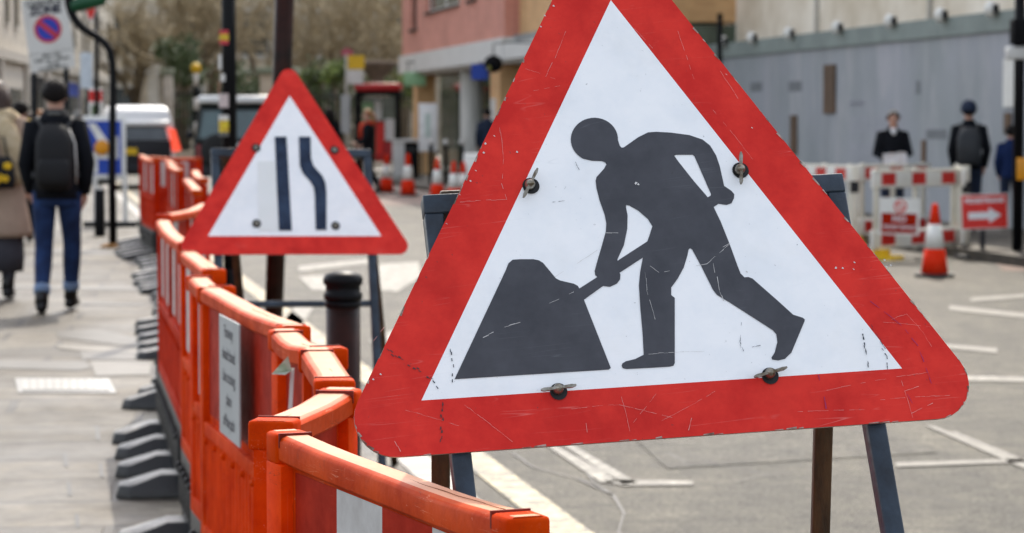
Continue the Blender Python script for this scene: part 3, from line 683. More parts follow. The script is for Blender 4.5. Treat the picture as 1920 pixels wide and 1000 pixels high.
sign2, L2 = warning_sign('road_narrows_sign', 'smaller blurred red triangle sign showing road narrowing on the right', T2, .57, .0735, .036, None)
MB().poly([[(-0.0637, 0.2105), (-0.0187, 0.2109), (-0.0126, -0.1687), (-0.0611, -0.1687)]], 0, L2, .0035).poly(
    [[(0.0285, 0.2113), (0.0737, 0.2116), (0.0722, 0.1222), (0.0812, 0.0919), (0.1124, 0.053), (0.1235, 0.0249), (0.1259, -0.0161), (0.1195, -0.1665), (0.0788, -0.1665), (0.0805, -0.0249), (0.0777, 0.0053), (0.0663, 0.0268), (0.039, 0.0613), (0.028, 0.0916)]], 0, L2, .0035).build('narrowing_lines_symbol', M['blue_grey_film'], sign2)
MB().prism([(-0.1324, 0.1101), (-0.066, 0.1127), (-0.064, -0.1687), (-0.1378, -0.1688)], .001, .0028, 0, L2).build('patch_plate', mat('yellowed_patch_plate', (.82, .83, .82), .5, 0, (.76, .77, .74), 5), sign2)
for x, yv in [(-0.1367, 0.1643), (0.1641, 0.1577), (-0.1449, -0.1411), (0.1549, -0.1494)]:
    MB().poly([circ(.017, 20, x, yv)], 0, L2, .004).poly([circ(.009, 16, x, yv)], 1, L2, .0075).build('bolt', [M['hole'], M['bolt']], sign2)
b2 = Vector(sign2.location)
a_frame(sign2, T2, L2, .292, .165, -.452, [(-1.08, 10.75, PAV), (-.5, 10.85, PAV)], [at(424, 285, 9.86), at(682, 292, 9.98)], b2, .03)

# ------------------------------------------------------------------ orange barriers
RM = {'orange': 0}
def barrier(name, label, p0, p1, hz=1.0, group='orange plastic barriers chained along the kerb', seed=0, body='orange', detail=True, wide=1.3):
    rnd = random.Random(seed)
    p0, p1 = Vector(p0), Vector(p1); d = p1 - p0; L = d.length; rz = math.atan2(d.y, d.x)
    t = thing(name, label, 'barrier', (p0.x, p0.y, PAV), rz, group)
    Z = hz
    m = M[body]
    zb = .30 * Z
    # body: recessed panels, posts, ledge
    b = MB()
    for x in (.035, L - .035): b.box((x, 0, (zb + .955 * Z) / 2), (.07, .056, .955 * Z - zb))
    b.box((L / 2, 0, (.62 + .955) / 2 * Z), (L - .12, .020, .335 * Z))
    b.box((L / 2, 0, .615 * Z), (L - .10, .052, .035))
    b.box((L / 2, 0, zb + .02), (L - .10, .058, .05))
    nm = max(1, round(L / 1.0))
    for i in range(1, nm): b.box((L * i / nm, 0, .785 * Z), (.05, .050, .33 * Z))
    # corrugated lower panel
    nr = max(3, int((L - .14) / .055)); step = (L - .14) / nr; vs = []; prof = []
    for i in range(nr):
        x = .07 + i * step
        prof += [(x, .012), (x + step * .30, .012), (x + step * .42, .024), (x + step * .86, .024), (x + step * .98, .012)]
    vs = []; fs = []
    for (x, q) in prof: vs += [(x, -q, zb + .04), (x, -q, .60 * Z), (x, q, zb + .04), (x, q, .60 * Z)]
    for i in range(len(prof) - 1):
        a, c = 4 * i, 4 * i + 4
        fs += [(a, c, c + 1, a + 1), (c + 2, a + 2, a + 3, c + 3)]
    b.add(vs, fs)
    for i in range(int(L / .17)):
        x = .12 + i * .17
        for s in (-1, 1): b.ball((x, s * .027, .585 * Z), .010, 0, None, 8, 5)
    b.build('body', m, t, bevel=.008 if detail else 0)
    # top rail with softly sagging, dented section
    r = MB(); n = max(4, int(L / .07)); ring = [(-.021, -.040), (-.0255, -.035), (-.026, -.009), (-.0225, -.003), (-.016, .0), (.016, .0), (.0225, -.003), (.026, -.009), (.0255, -.035), (.021, -.040)]
    vs = []; fs = []; k = len(ring)
    for i in range(n + 1):
        u = i / n; x = L * u
        sag = -.012 * math.sin(PI * u) - .0012 * math.sin(9 * u + seed); wy = 1 + .02 * math.sin(7 * u + seed)
        off = .010 * math.sin(PI * u) * (1 if seed % 2 else -1)
        for (yy, zz) in ring: vs.append((x, yy * wide * wy + off, Z + zz + sag))
    for i in range(n):
        for j in range(k): fs.append((i * k + j, i * k + (j + 1) % k, (i + 1) * k + (j + 1) % k, (i + 1) * k + j))
    fs += [tuple(range(k)), tuple(reversed(range(n * k, (n + 1) * k)))]
    r.add(vs, fs, 0, None, True)
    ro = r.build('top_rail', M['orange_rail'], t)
    es = ro.modifiers.new('es', 'EDGE_SPLIT'); es.split_angle = R(38)
    if detail:
        for ex, sg in ((0.0, 1), (L, -1)):
            cp_ = MB(); cp_.box((ex + sg * .022, 0, Z - .024), (.052, .056 * wide, .046)); co_ = cp_.build('end_cap', m, None, bevel=.006); co_.parent = ro
            gp = MB(); gp.box((ex + sg * .052, 0, Z - .010), (.004, .050 * wide, .021)); go_ = gp.build('cap_gap', M['gap'], None); go_.parent = ro
    # moulding seam along the rail, a thin dark line
    sm = MB(); pts_ = []
    for i in range(25):
        u = .08 + .42 * i / 24; pts_.append((L * u, .0012 * math.sin(i * .8 + seed) + .010 * math.sin(PI * u) * (1 if seed % 2 else -1), Z + .0005 - .012 * math.sin(PI * u)))
    sm.tube(pts_, .0006, 5)
    so = sm.build('seam', mat('seam_line_%d' % seed, (.28, .09, .03), .8) if seed < 1 else M['seam'], None); so.parent = ro
    # reflective sheets on both faces
    nb = max(2, round((L - .18) / .20))
    for s in (-1, 1):
        for i in range(nb):
            x0, x1 = .09 + (L - .18) * i / nb, .09 + (L - .18) * (i + 1) / nb
            q = s * .0125; z0, z1 = .655 * Z, .948 * Z
            f = [(x0, q, z0), (x1, q, z0), (x1, q, z1), (x0, q, z1)]
            MB().add(f, [(0, 1, 2, 3) if s < 0 else (3, 2, 1, 0)]).build('reflective_block', M['reflw'] if ((i + 1) % 2 if seed == 0 else (False if seed in (1, 2, 3, 4) else i % 3 == 1)) else M['reflr'], t)
    # black rubber base with studs
    k_ = MB()
    k_.box((L / 2, 0, (.05 + zb) / 2), (L - .03, .060, zb - .05))
    for i in range(int(L / .11)):
        for s in (-1, 1): k_.box((.06 + i * .11, s * .034, zb * .62), (.045, .02, zb * .45))
    for i in range(int(L / .14)):
        for s in (-1, 1): k_.ball((.07 + i * .14, s * .046, zb * .85), .014, 0, None, 8, 5)
    k_.build('rubber_base', M['rubber'], t, bevel=.004 if detail else 0)
    # feet
    nf = max(1, round(L / (.54 if detail else .62)))
    for i in range(nf):
        cx = L * (i + .5) / nf
        ft = MB(); hw = .105; ln = .265 if detail else .37
        plan = [(-hw, -ln + .05), (-hw * .62, -ln), (hw * .62, -ln), (hw, -ln + .05), (hw, ln - .05), (hw * .62, ln), (-hw * .62, ln), (-hw, ln - .05)]
        top = []
        for (px, py) in plan: top.append((cx + px * .88, py * .95, .048))
        bot = [(cx + px, py, 0.0) for px, py in plan]; mid = [(cx + px * .74, math.copysign(.10 if abs(py) > .26 else .085, py), .092) for px, py in plan]
        vs = bot + top + mid; q = 8; fs = [tuple(reversed(range(8)))]
        for lvl in (0, 1):
            for j in range(8): fs.append((lvl * 8 + j, lvl * 8 + (j + 1) % 8, lvl * 8 + 8 + (j + 1) % 8, lvl * 8 + 8 + j))
        fs.append(tuple(range(16, 24)))
        jr = Matrix.Translation((cx, 0, 0)) @ Matrix.Rotation(rnd.uniform(-.09, .09), 4, 'Z') @ Matrix.Translation((-cx + rnd.uniform(-.02, .02), rnd.uniform(-.015, .02), 0))
        ft.add(vs, fs, 0, jr)
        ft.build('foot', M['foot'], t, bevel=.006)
    return t
M['gap'] = mat('dark_red_gap', (.20, .012, .002), .7)
M['seam'] = mat('rail_seam', (.26, .085, .03), .8)
def tp(px, py, k=.45):          # a point of the top rail: where the sight line meets the height of the rail
    return gr(px, py, EYE - k)
BARS = [
    ('front orange barrier with a silver reflective block and creased top rail', (990, 968), (533, 805), 1.0, 'orange'),
    ('short orange barrier turned outward, second from the front', (508, 788), (640, 727), 1.0, 'orange'),
    ('short split-topped orange barrier before the black bollard', (628, 712), (592, 652), 1.0, 'orange'),
    ('short orange barrier with torn white sticker on its side', (620, 652), (532, 617), 1.0, 'orange'),
    ('bright orange barrier carrying the grey footway notice', (553, 611), (392, 537), 1.0, 'orange'),
    ('orange barrier behind the noticed one, with two white panels', (418, 537), (372, 516), 1.0, 'orange'),
    ('orange barrier under the lower left corner of the narrowing sign', (402, 505), (352, 470), 1.0, 'orange'),
    ('orange barrier with white panel left of the narrowing sign corner', (352, 455), (306, 413), 1.0, 'orange_dark'),
    ('orange barrier angled across behind the narrowing sign corner', (305, 402), (384, 382), 1.0, 'orange_dark'),
]
bars = []
for i, (lab, a, b, hz, body) in enumerate(BARS):
    o = barrier('orange_barrier', lab, tp(*a), tp(*b), hz, seed=i, body=body, wide=1.0 if i == 0 else 1.3)
    bars.append(o)
# the far run of the chain
run = [Vector((X(388, 15.5), 15.5, 0)), Vector((X(366, 18.6), 18.6, 0)), Vector((X(352, 21.6), 21.6, 0)), Vector((X(329, 24.4), 24.4, 0)), Vector((X(303, 27), 27, 0)), Vector((X(278, 29), 29, 0)), Vector((X(255, 31), 31, 0))]
LAB = ['red orange barrier in the far run nearest the narrowing sign', 'red orange barrier in the far run, second from the narrowing sign', 'red orange barrier midway along the far run', 'red orange barrier beyond the middle of the far run',
       'red orange barrier last but one in the far run', 'red orange barrier at the far left end of the run']
for i in range(6):
    a, b = run[i], run[i + 1]; d = (b - a).normalized(); sft = Vector((.06, 0, 0)) if i % 2 else Vector((-.06, 0, 0))
    barrier('orange_barrier', LAB[i], a + sft + d * .02, b + sft - d * .02, 1.05 + .005 * i, seed=20 + i, body='orange_dark', detail=False)
barrier('orange_barrier', 'orange barrier standing across the far end of the run', (X(285, 31.5), 31.5, 0), (X(374, 30.4), 30.4, 0), 1.05, seed=31, body='orange_dark', detail=False)

# notice hung on the bright barrier
D = bars[4]; Dm = Matrix.Translation(D.location) @ Matrix.Rotation(D.rotation_euler.z, 4, 'Z')
pa, pb = tp(553, 611), tp(392, 537)
def on_D(u, off, z):
    p = pa.lerp(pb, u); dv = (pb - pa).normalized(); nn = Vector((-dv.y, dv.x, 0)); return Vector((p.x + nn.x * off, p.y + nn.y * off, z))
dv = (pb - pa).normalized(); side = Vector((dv.y, -dv.x, 0))
if side.x > 0: side = -side
# right when facing the notice from the pavement runs towards the camera
right = -dv; right.z = 0; right.normalize()
def notice_T(px, py, off=.055):
    u_best = min((abs(at(px, 300, pa.lerp(pb, k / 400).y).x - pa.lerp(pb, k / 400).x), k / 400) for k in range(401))[1]
    return pa.lerp(pb, u_best)
cA, cB = notice_T(447, 0), notice_T(486, 0)
nw = (cA - cB).length; ncen = (cA + cB) / 2 + side * .05; zt, zbm = PAV + .965, PAV + .665
nt_ = thing('footway_notice', 'grey paper notice about the closed footway hung on an orange barrier', 'notice', (ncen.x, ncen.y, zbm))
zax = side.cross(Vector((0, 0, 1))); zax = right.cross(Vector((0, 0, 1)))
TN = Matrix(((right.x, 0, zax.x, 0), (right.y, 0, zax.y, 0), (0, 1, zax.z, (zt - zbm) / 2), (0, 0, 0, 1)))
if zax.dot(side) < 0:
    right = -right; zax = right.cross(Vector((0, 0, 1))); TN = Matrix(((right.x, 0, zax.x, 0), (right.y, 0, zax.y, 0), (0, 1, 0, (zt - zbm) / 2), (0, 0, 0, 1)))
MB().box((0, 0, 0), (nw, zt - zbm, .004), 0, TN).build('sheet', M['greyplate'], nt_)
for i, s in enumerate(['Footway', 'ahead closed', 'Use crossing', 'place', 'off the path']):
    text(s, 'lettering', M['lettering'], nt_, .042, TN @ Matrix.Translation((0, .115 - .056 * i, .004)), 'CENTER', min(1.0, nw / .34), .0006)
# torn sticker on the short barrier
st = thing('torn_sticker', 'torn white green paper sticker peeling off an orange barrier', 'sticker', at(508, 725, 5.35))
sb = Vector(st.location)
def srel(px, py, Y): return at(px, py, Y) - sb
pts = [srel(*p) for p in ((509, 702, 5.26), (540, 668, 5.2), (547, 695, 5.23), (535, 703, 5.2), (522, 702, 5.18))]
MB().add(pts, [(0, 1, 2), (0, 2, 3), (0, 3, 4)]).build('peeling_corner', mat('sticker_paper', (.62, .64, .58), .7, 0, (.32, .38, .26), 30, .9), st)
pts = [srel(*p) for p in ((545, 690, 5.24), (552, 690, 5.24), (548, 770, 5.22), (540, 775, 5.22))]
MB().add(pts, [(0, 1, 2, 3)]).build('torn_strip', M['signplate'], st)

# ------------------------------------------------------------------ street furniture on the near pavement
def bollard(px, Y, label):
    t = thing('bollard', label, 'bollard', (X(px, Y), Y, PAV))
    MB().lathe([(.066, 0), (.066, .10), (.0585, .12), (.0575, .86)], 28).build('post', M['black_brown'], t)
    MB().lathe([(.0575, .862), (.065, .868), (.065, .885), (.058, .892), (.058, .912), (.066, .918), (.067, .935), (.058, .950), (.03, .960), (.004, .963)], 28).build('cap', M['black'], t)
    MB().lathe([(.0592, .842), (.0605, .846), (.0605, .856), (.0592, .860)], 28).build('collar', M['black'], t)
    return t
bollard(642, 8.5, 'glossy black iron bollard with rounded cap beside the orange barriers')
def pole(name, label, pa, pb, r0, r1, m):
    base = Vector(pa); t = thing(name, label, 'post', base)
    MB().tube([(0, 0, 0), (Vector(pb) - base)], [r0, r1], 18).build('shaft', m, t)
    MB().lathe([(r0 * 1.35, 0), (r0 * 1.35, .28), (r0 * 1.02, .34)], 18).build('base_sleeve', m, t)
    return t
Y1 = 19.6
pl1 = pole('sticker_post', 'black post covered in stickers left of the narrowing sign', (X(431, Y1), Y1, PAV), at(425, -420, Y1), .058, .054, M['black'])
plb = Vector(pl1.location)
def wrap(px, py0, py1, wd, Y, m, ang0=-.9, ang1=.9, r=.0600, name='sticker', lab=None):
    z0, z1 = at(px, py1, Y).z - plb.z, at(px, py0, Y).z - plb.z; cx = X(px, Y) - plb.x
    mb = MB(); n = 8; vs = []
    for i in range(n + 1):
        a = -PI / 2 + ang0 + (ang1 - ang0) * i / n
        vs += [(cx + r * math.cos(a), r * math.sin(a), z0), (cx + r * math.cos(a), r * math.sin(a), z1)]
    mb.add(vs, [(2 * i, 2 * i + 2, 2 * i + 3, 2 * i + 1) for i in range(n)], 0, None, True)
    o = mb.build(name, m, pl1)
    if lab: o['label'] = lab
M['stick_red'] = mat('red_sticker', (.62, .05, .07), .5); M['stick_yel'] = mat('yellow_sticker', (.70, .58, .03), .5, 0, (.45, .25, .02), 40, .9)
wrap(425, 57, 84, 0, Y1, M['stick_red'], lab='red sticker'); wrap(425, 65, 76, 0, Y1, M['stick_yel'], r=.0615, lab='yellow sticker band')
wrap(425, 102, 131, 0, Y1, M['signplate'], -1.5, -.55, lab='round white sticker'); wrap(425, 139, 153, 0, Y1, M['signplate'], -.75, -.05)
wrap(425, 176, 202, 0, Y1, mat('pale_pink_sticker', (.62, .52, .50), .5), -1.2, .8, lab='pale square sticker')
wrap(425, 216, 226, 0, Y1, M['signplate'], -1.3, 1.3); wrap(425, 226, 248, 0, Y1, M['stick_yel'], -1.3, 1.3, lab='yellow lettered sticker')
wrap(425, 248, 256, 0, Y1, M['greytext'], -1.3, 1.3); wrap(425, 152, 176, 0, Y1, mat('rust_red_sticker', (.30, .06, .02), .6), -1.5, -.9)
plt = MB().span((at(427, 0, Y1).x - plb.x + .02, -.03, at(0, 48, Y1).z - plb.z), (at(440, 0, Y1).x - plb.x, -.02, at(0, -60, Y1).z - plb.z)); plt.build('side_plate', M['signplate'], pl1)
MB().span((X(432, Y1) - plb.x, -.02, at(0, 200, Y1).z - plb.z), (X(439, Y1) - plb.x, .03, at(0, 52, Y1).z - plb.z)).build('conduit', M['black'], pl1)
Y2 = 14.0
pl2 = pole('lamp_post', 'plain dark leaning lamp post directly behind the narrowing sign', (X(506, Y2), Y2, PAV), at(548, -420, Y2), .050, .056, M['black_brown'])

# swan-neck post
Y3 = 30.0
g3 = Vector((X(210, Y3), Y3, PAV)); sw = thing('swan_neck_post', 'black green post with curved swan neck top by the barrier end', 'post', g3)
path = [(210, 452), (210, 330), (211, 220), (212, 150), (211, 118), (207, 98), (198, 82), (184, 70), (168, 61), (154, 52), (143, 40), (135, 26), (130, 8), (128, -20), (126, -60)]
P = [at(px, py, Y3) - g3 for px, py in path]; P[0] = Vector((0, 0, 0))
MB().tube(P, [.050, .047, .045, .045, .045, .046, .046, .047, .048, .049, .05, .052, .055, .055, .05], 14).build('shaft', M['black'], sw)
MB().tube([at(134, 14, Y3) - g3, at(160, 4, Y3) - g3, at(186, -2, Y3) - g3, at(200, -30, Y3) - g3], [.07, .10, .10, .05], 12).build('lantern_bracket', M['greenpaint'], sw)
MB().lathe([(.16, .0), (.15, .02), (.07, .05)], 16).build('base_plate', mat('rust_orange_base', (.30, .14, .03), .7), sw)

# controlled zone sign on two posts
Y4 = 34.0
zs = thing('zone_sign', 'pale no waiting zone sign plate on two black posts above the walkers', 'road sign', (X(92, Y4), Y4, PAV))
zb_ = Vector(zs.location)
for px, top in ((62, 40), (122, 36)):
    MB().tube([Vector((X(px, Y4) - zb_.x, .06, 0)), at(px, top, Y4) - zb_ + Vector((0, .06, 0))], .038, 12).build('post', M['black'], zs)
TZ = facing(at(91, 64, Y4) - zb_, 0, 0, R(7.5))
W, Hh = .60, .96
MB().box((0, 0, -.004), (W, Hh, .008), 0, TZ).build('plate', M['signplate'], zs, bevel=.0)
MB().box((0, -.24, .0025), (W * .98, .006, .001), 0, TZ).build('dividing_line', M['greytext'], zs)
MB().poly([circ(.185, 40, .0, .065)], 0, TZ, .002).poly([circ(.145, 40, .0, .065)], 1, TZ, .005).poly(
    [[(-.125, .065 + .125 - .045), (-.125 + .045, .065 + .125), (.125, .065 - .125 + .045), (.125 - .045, .065 - .125)]], 0, TZ, .008).build('no_waiting_roundel', [mat('roundel_red', (.60, .03, .05), .4), M['navyblue']], zs)
text('Controlled', 'lettering', M['greytext'], zs, .105, TZ @ Matrix.Translation((-.01, .425, .004)), bold=.005)
text('ZONE', 'lettering', M['lettering'], zs, .15, TZ @ Matrix.Translation((0, .315, .004)), bold=.009)
for i, s in enumerate(('Mon - Sat', '8.30 am - 6.30 pm', 'except', 'permit holders')):
    text(s, 'lettering', M['greytext'], zs, .062, TZ @ Matrix.Translation((0, -.280 - .056 * i, .004)), bold=.003)

# give way triangle high up on its own thin post
Y5 = 46.0
gw = thing('give_way_sign', 'red inverted triangle sign on a thin black post at upper left', 'road sign', (X(181, Y5), Y5, PAV)); gb = Vector(gw.location)
MB().tube([(0, .05, 0), (0, .05, at(181, -60, Y5).z - PAV)], .042, 12).build('post', M['black'], gw)
TG = facing(at(170, 8, Y5) - gb, 0, 0, 0)
MB().prism([(-.16, .25), (.16, .25), (.15, .02), (.05, -.26), (0, -.33), (-.05, -.26), (-.15, .02)], -.004, 0, 0, TG).build('border_plate', M['signplate'], gw)
MB().poly([[(-.14, .23), (.14, .23), (.12, .0), (.04, -.23), (0, -.28), (-.04, -.23), (-.12, 0)]], 0, TG, .004).build('red_face', M['red'], gw)

# blue and white direction board with amber lamp
Y6 = 36.0
bb = thing('direction_board', 'blue white arrow board with an orange disc on short legs', 'road sign', (X(207, Y6), Y6, PAV)); bl = Vector(bb.location)
TB = facing(at(196, 277, Y6) - bl, 0, 0, 0); s6 = F / Y6
MB().box((0, 0, 0), (80 / s6, 118 / s6, .03), 0, TB).build('white_board', M['whitepaint'], bb, bevel=.01)
w6, h6 = 64 / s6 / 2, 100 / s6 / 2
MB().poly([[(-w6, -h6), (w6, -h6), (w6, h6), (-w6, h6)]], 0, TB, .018).build('blue_face', M['blue'], bb)
ar = [(-.23, .34), (-.12, .34), (.08, .05), (.08, .16), (.20, .16), (.20, -.16), (-.09, -.16), (-.09, -.05), (-.01, -.05)]
MB().poly([ar], 0, TB, .022).poly([[(-.22, -.36), (-.09, -.36), (-.10, -.06), (-.20, -.06)]], 0, TB, .0222).build('white_arrow', M['whitepaint'], bb)
MB().lathe([(.105, .0), (.105, .05), (.09, .07), (.02, .075)], 24, 0, TB @ Matrix.Translation((-.03, -.0, .026))).build('amber_lamp', M['amber'], bb)
for dx in (-.22, .20): MB().span((dx - .03, -.02, 0), (dx + .03, .02, at(0, 330, Y6).z - PAV + .02)).build('leg', M['signplate'], bb)
MB().box((.0, .06, .04), (.75, .4, .08)).build('base_block', M['rubber'], bb)

# short dark bollard-like marker post behind the walker
mp_ = thing('marker_post', 'dark square marker post behind the man with the backpack', 'post', (X(186, 33), 33, PAV))
MB().box((0, 0, .30), (.13, .13, .60), taper=.92).build('post', M['black'], mp_, bevel=.01); MB().box((0, 0, .62), (.11, .11, .035)).build('cap', M['signplate'], mp_)

# slim white notice on a post far left and red advert
ad = thing('white_notice_post', 'tall slim white notice on a post at the far left shops', 'notice', (X(163, 58), 58, PAV)); al = Vector(ad.location)
MB().tube([(0, .03, 0), (0, .03, 2.9)], .04, 10).build('post', M['iron'], ad)
MB().span((-.14, -.02, at(0, 166, 58).z - PAV), (.14, 0, at(0, 99, 58).z - PAV)).build('panel', mat('pale_blue_panel', (.62, .68, .74), .4), ad)
a2 = thing('advert_stand', 'red topped white advert stand beyond the arrow board', 'advert', (X(180, 62), 62, PAV))
MB().span((-.18, -.03, .25), (.18, .03, 2.3)).build('board', M['white'], a2, bevel=.02)
MB().span((-.16, -.035, 1.98), (.16, -.031, 2.25)).build('red_header', M['red'], a2); MB().span((-.10, -.035, 1.45), (.10, -.031, 1.9)).build('green_picture', mat('poster_green', (.12, .22, .06), .6, 0, (.02, .03, .02), 6, .9), a2)
for dx in (-.12, .12): MB().span((dx - .03, -.03, 0), (dx + .03, .03, .25)).build('leg', M['iron'], a2)

# ------------------------------------------------------------------ traffic cones and site barriers
def cone(label, x, y, hz=.75, group='red and white traffic cones'):
    t = thing('traffic_cone', label, 'traffic cone', (x, y, 0), random.uniform(-.3, .3), group); k = hz / .75
    n = 8
    MB().prism([(-.20 * k, -.14 * k), (-.14 * k, -.20 * k), (.14 * k, -.20 * k), (.20 * k, -.14 * k), (.20 * k, .14 * k), (.14 * k, .20 * k), (-.14 * k, .20 * k), (-.20 * k, .14 * k)], 0.0, .035 * k).build('base', M['rubber'], t, bevel=.006)
    def rr(z): return (.142 - (.142 - .03) * (z - .035) / (.75 - .035))
    def seg(z0, z1): return [(rr(z0) * k, z0 * k), (rr(z1) * k, z1 * k)]
    MB().lathe(seg(.035, .29), 28).build('lower_cone', M['conered'], t)
    MB().lathe([(a + .002, b) for a, b in seg(.29, .54)], 28).build('white_sleeve', M['white'], t)
    MB().lathe(seg(.54, .735) + [(.022 * k, .75 * k), (.008 * k, .752 * k)], 28).build('tip', M['conered'], t)
    return t
pc = gr(1752, 519)
c0 = cone('traffic cone in front of the striped pedestrian barrier', pc.x, pc.y)
def cone_at(px, py, label, h):
    p = gr(px, py); o = dup(c0, (p.x, p.y, 0), random.uniform(-.4, .4), label); k = h / .75; o.scale = (k, k, k); return o
cone_at(725, 362, 'distant traffic cone nearest the woman with the red scarf', .88)
cone_at(765, 368, 'distant traffic cone just right of the red scarf woman cone', .92)
cone_at(820, 375, 'distant traffic cone left of the white road block', .86)
cone_at(851, 384, 'distant traffic cone close to the white road block', .84)
cone_at(869, 382, 'distant traffic cone at the edge of the large sign', .82)
wb = thing('road_block', 'white plastic water filled road block with red mark beside the cones', 'barrier', tuple(gr(905, 372)), 1.2); 
MB().prism([(-.7, 0), (.7, 0), (.7, .15), (.55, .7), (.5, .95), (-.5, .95), (-.55, .7), (-.7, .15)], -.22, .22, 0, Matrix.Rotation(PI / 2, 4, 'X')).build('body', M['white'], wb, bevel=.05)
MB().box((.05, -.235, .55), (.5, .02, .2)).box((.05, .235, .55), (.5, .02, .2)).build('red_mark', M['red'], wb)
MB().box((.6, 0, .5), (.24, .05, .3)).build('link_lug', M['white'], wb)

def ped_barrier(label, pA, pB, group='red and white striped pedestrian barriers', z0=0.0, posts=True):
    pA, pB = Vector(pA), Vector(pB); d = pB - pA; L = d.length
    t = thing('pedestrian_barrier', label, 'barrier', (pA.x, pA.y, z0), math.atan2(d.y, d.x), group)
    for zc, nm in ((.93, 'top_board'), (.235, 'bottom_board')):
        MB().box((L / 2, -.01, zc), (L, .045, .21)).build(nm, M['white'], t, bevel=.012)
        n = max(2, round(L / .56))
        for i in range(n):
            x = L * (i + .5) / n
            for s in (-1, 1): MB().box((x, -.01 + s * .024, zc), (.26, .004, .14)).build('red_stripe', M['redstripe'], t)
    MB().box((L / 2, .0, 1.02), (L * .98, .07, .03)).build('handrail', M['cream'], t, bevel=.01)
    for x in (.12, L / 2, L - .12): MB().box((x, .02, .58), (.075, .035, .95)).build('upright', M['cream'], t, bevel=.008)
    for x in (.2, L - .2):
        MB().prism([(-.11, -.25), (.11, -.25), (.11, .25), (-.11, .25)], 0, .05, 0, Matrix.Translation((x, 0, 0))).prism([(-.06, -.09), (.06, -.09), (.06, .09), (-.06, .09)], .05, .12, 0, Matrix.Translation((x, 0, 0))).build('foot', M['yellow'], t, bevel=.01)
    return t
# a small pen: front board, return board on the right and a board behind on the left
pf0, pf1 = gr(1632, 488), gr(1800, 478)
ped_barrier('front striped barrier of the white pen with the no entry notice', pf0, pf1)
p2 = Vector((hoard_x(33) - 2.9, 34.0, 0))
ped_barrier('left striped barrier of the white pen behind the large sign', (X(1490, 34.0), 34.0, 0), (X(1600, 32.6), 32.6, 0))
ped_barrier('rear striped barrier of the white pen before the old man', (X(1608, 33.2), 33.2, 0), (X(1745, 34.2), 34.2, 0))
ped_barrier('side striped barrier of the white pen facing the hoarding', (X(1806, 30.4), 30.4, 0), (X(1796, 33.4), 33.4, 0))
pen = thing('site_post', 'white square post at the corner of the striped pen', 'post', (X(1603, 31.2), 31.2, 0))
MB().box((0, 0, .55), (.085, .085, 1.02)).build('post', M['cream'], pen, bevel=.008); MB().box((0, 0, .80), (.10, .10, .14)).build('clamp', M['bumper'], pen)
pe2 = dup(pen, (X(1812, 30.9), 30.9, 0), 0, 'white square post under the right end of the striped pen')

# no-entry notice hung on the front barrier
Yn = 29.0
nn_ = thing('no_entry_notice', 'white notice with red prohibition ring and red block on the striped barrier', 'notice', at(1686, 440, Yn)); nb_ = Vector(nn_.location); s7 = F / Yn
TNn = facing(at(1686, 406, Yn) - nb_, 0, .08, R(-2))
MB().box((0, 0, -.004), (.46, .42, .008), 0, TNn).build('board', M['white'], nn_)
MB().poly([circ(.072, 32, .01, .115), circ(.052, 32, .01, .115)], 0, TNn, .002).poly([[(-.045, .155), (-.03, .17), (.068, .075), (.053, .06)]], 0, TNn, .0024).build('prohibition_ring', M['red'], nn_)
MB().poly([[(-.20, -.19), (.20, -.19), (.20, .035), (-.20, .035)]], 0, TNn, .002).build('red_block', M['reflr'], nn_)
text('NO', 'lettering', M['whitetext'], nn_, .10, TNn @ Matrix.Translation((0, -.03, .004)), bold=.002)
text('PEDESTRIANS', 'lettering', M['whitetext'], nn_, .060, TNn @ Matrix.Translation((0, -.125, .004)), bold=.001)

# pedestrians sign on a stand
Yp = 29.6
ps = thing('pedestrians_sign', 'red sign with white arrow and lettering on a low black stand', 'road sign', (X(1846, Yp), Yp, 0)); pb_ = Vector(ps.location)
TP = facing(at(1846, 397, Yp) - pb_, 0, .05, R(2.2)); s8 = F / Yp
MB().box((0, 0, -.005), (88 / s8, 66 / s8, .01), 0, TP).build('white_edge_plate', M['white'], ps)
MB().poly([[(-.262, -.192), (.262, -.192), (.262, .192), (-.262, .192)]], 0, TP, .002).build('red_face', M['red'], ps)
MB().poly([[(-.19, -.085), (.05, -.085), (.05, -.135), (.19, -.045), (.05, .045), (.05, -.005), (-.19, -.005)]], 0, TP, .005).build('white_arrow', M['whitetext'], ps)
text('PEDESTRIANS', 'lettering', M['whitetext'], ps, .075, TP @ Matrix.Translation((0, .125, .005)), bold=.003)
MB().box((0, .05, .20), (.05, .05, .42)).build('stand_post', M['bumper'], ps)
MB().box((.05, .05, .03), (.7, .4, .05)).build('base', M['rubber'], ps, bevel=.01)

# signal pole at right
Yq = 29.2
tq = thing('traffic_signal', 'black traffic signal pole with amber push button at right edge', 'traffic light', (X(1910, Yq), Yq, PAV)); ql = Vector(tq.location)
MB().tube([(0, 0, 0), (0, 0, 4.2)], .062, 18).build('pole', M['black'], tq)
MB().span((-.10, -.16, at(0, 84, Yq).z - PAV), (.24, .10, at(0, 36, Yq).z - PAV)).build('signal_head', M['blackmatt'], tq, bevel=.02)
MB().span((-.15, -.09, at(0, 112, Yq).z - PAV), (.18, .09, at(0, 88, Yq).z - PAV)).build('clamp_bracket', M['signplate'], tq, bevel=.02)
MB().span((-.03, -.12, at(0, 338, Yq).z - PAV), (.13, -.05, at(0, 296, Yq).z - PAV)).build('push_button_box', M['amber'], tq, bevel=.015)

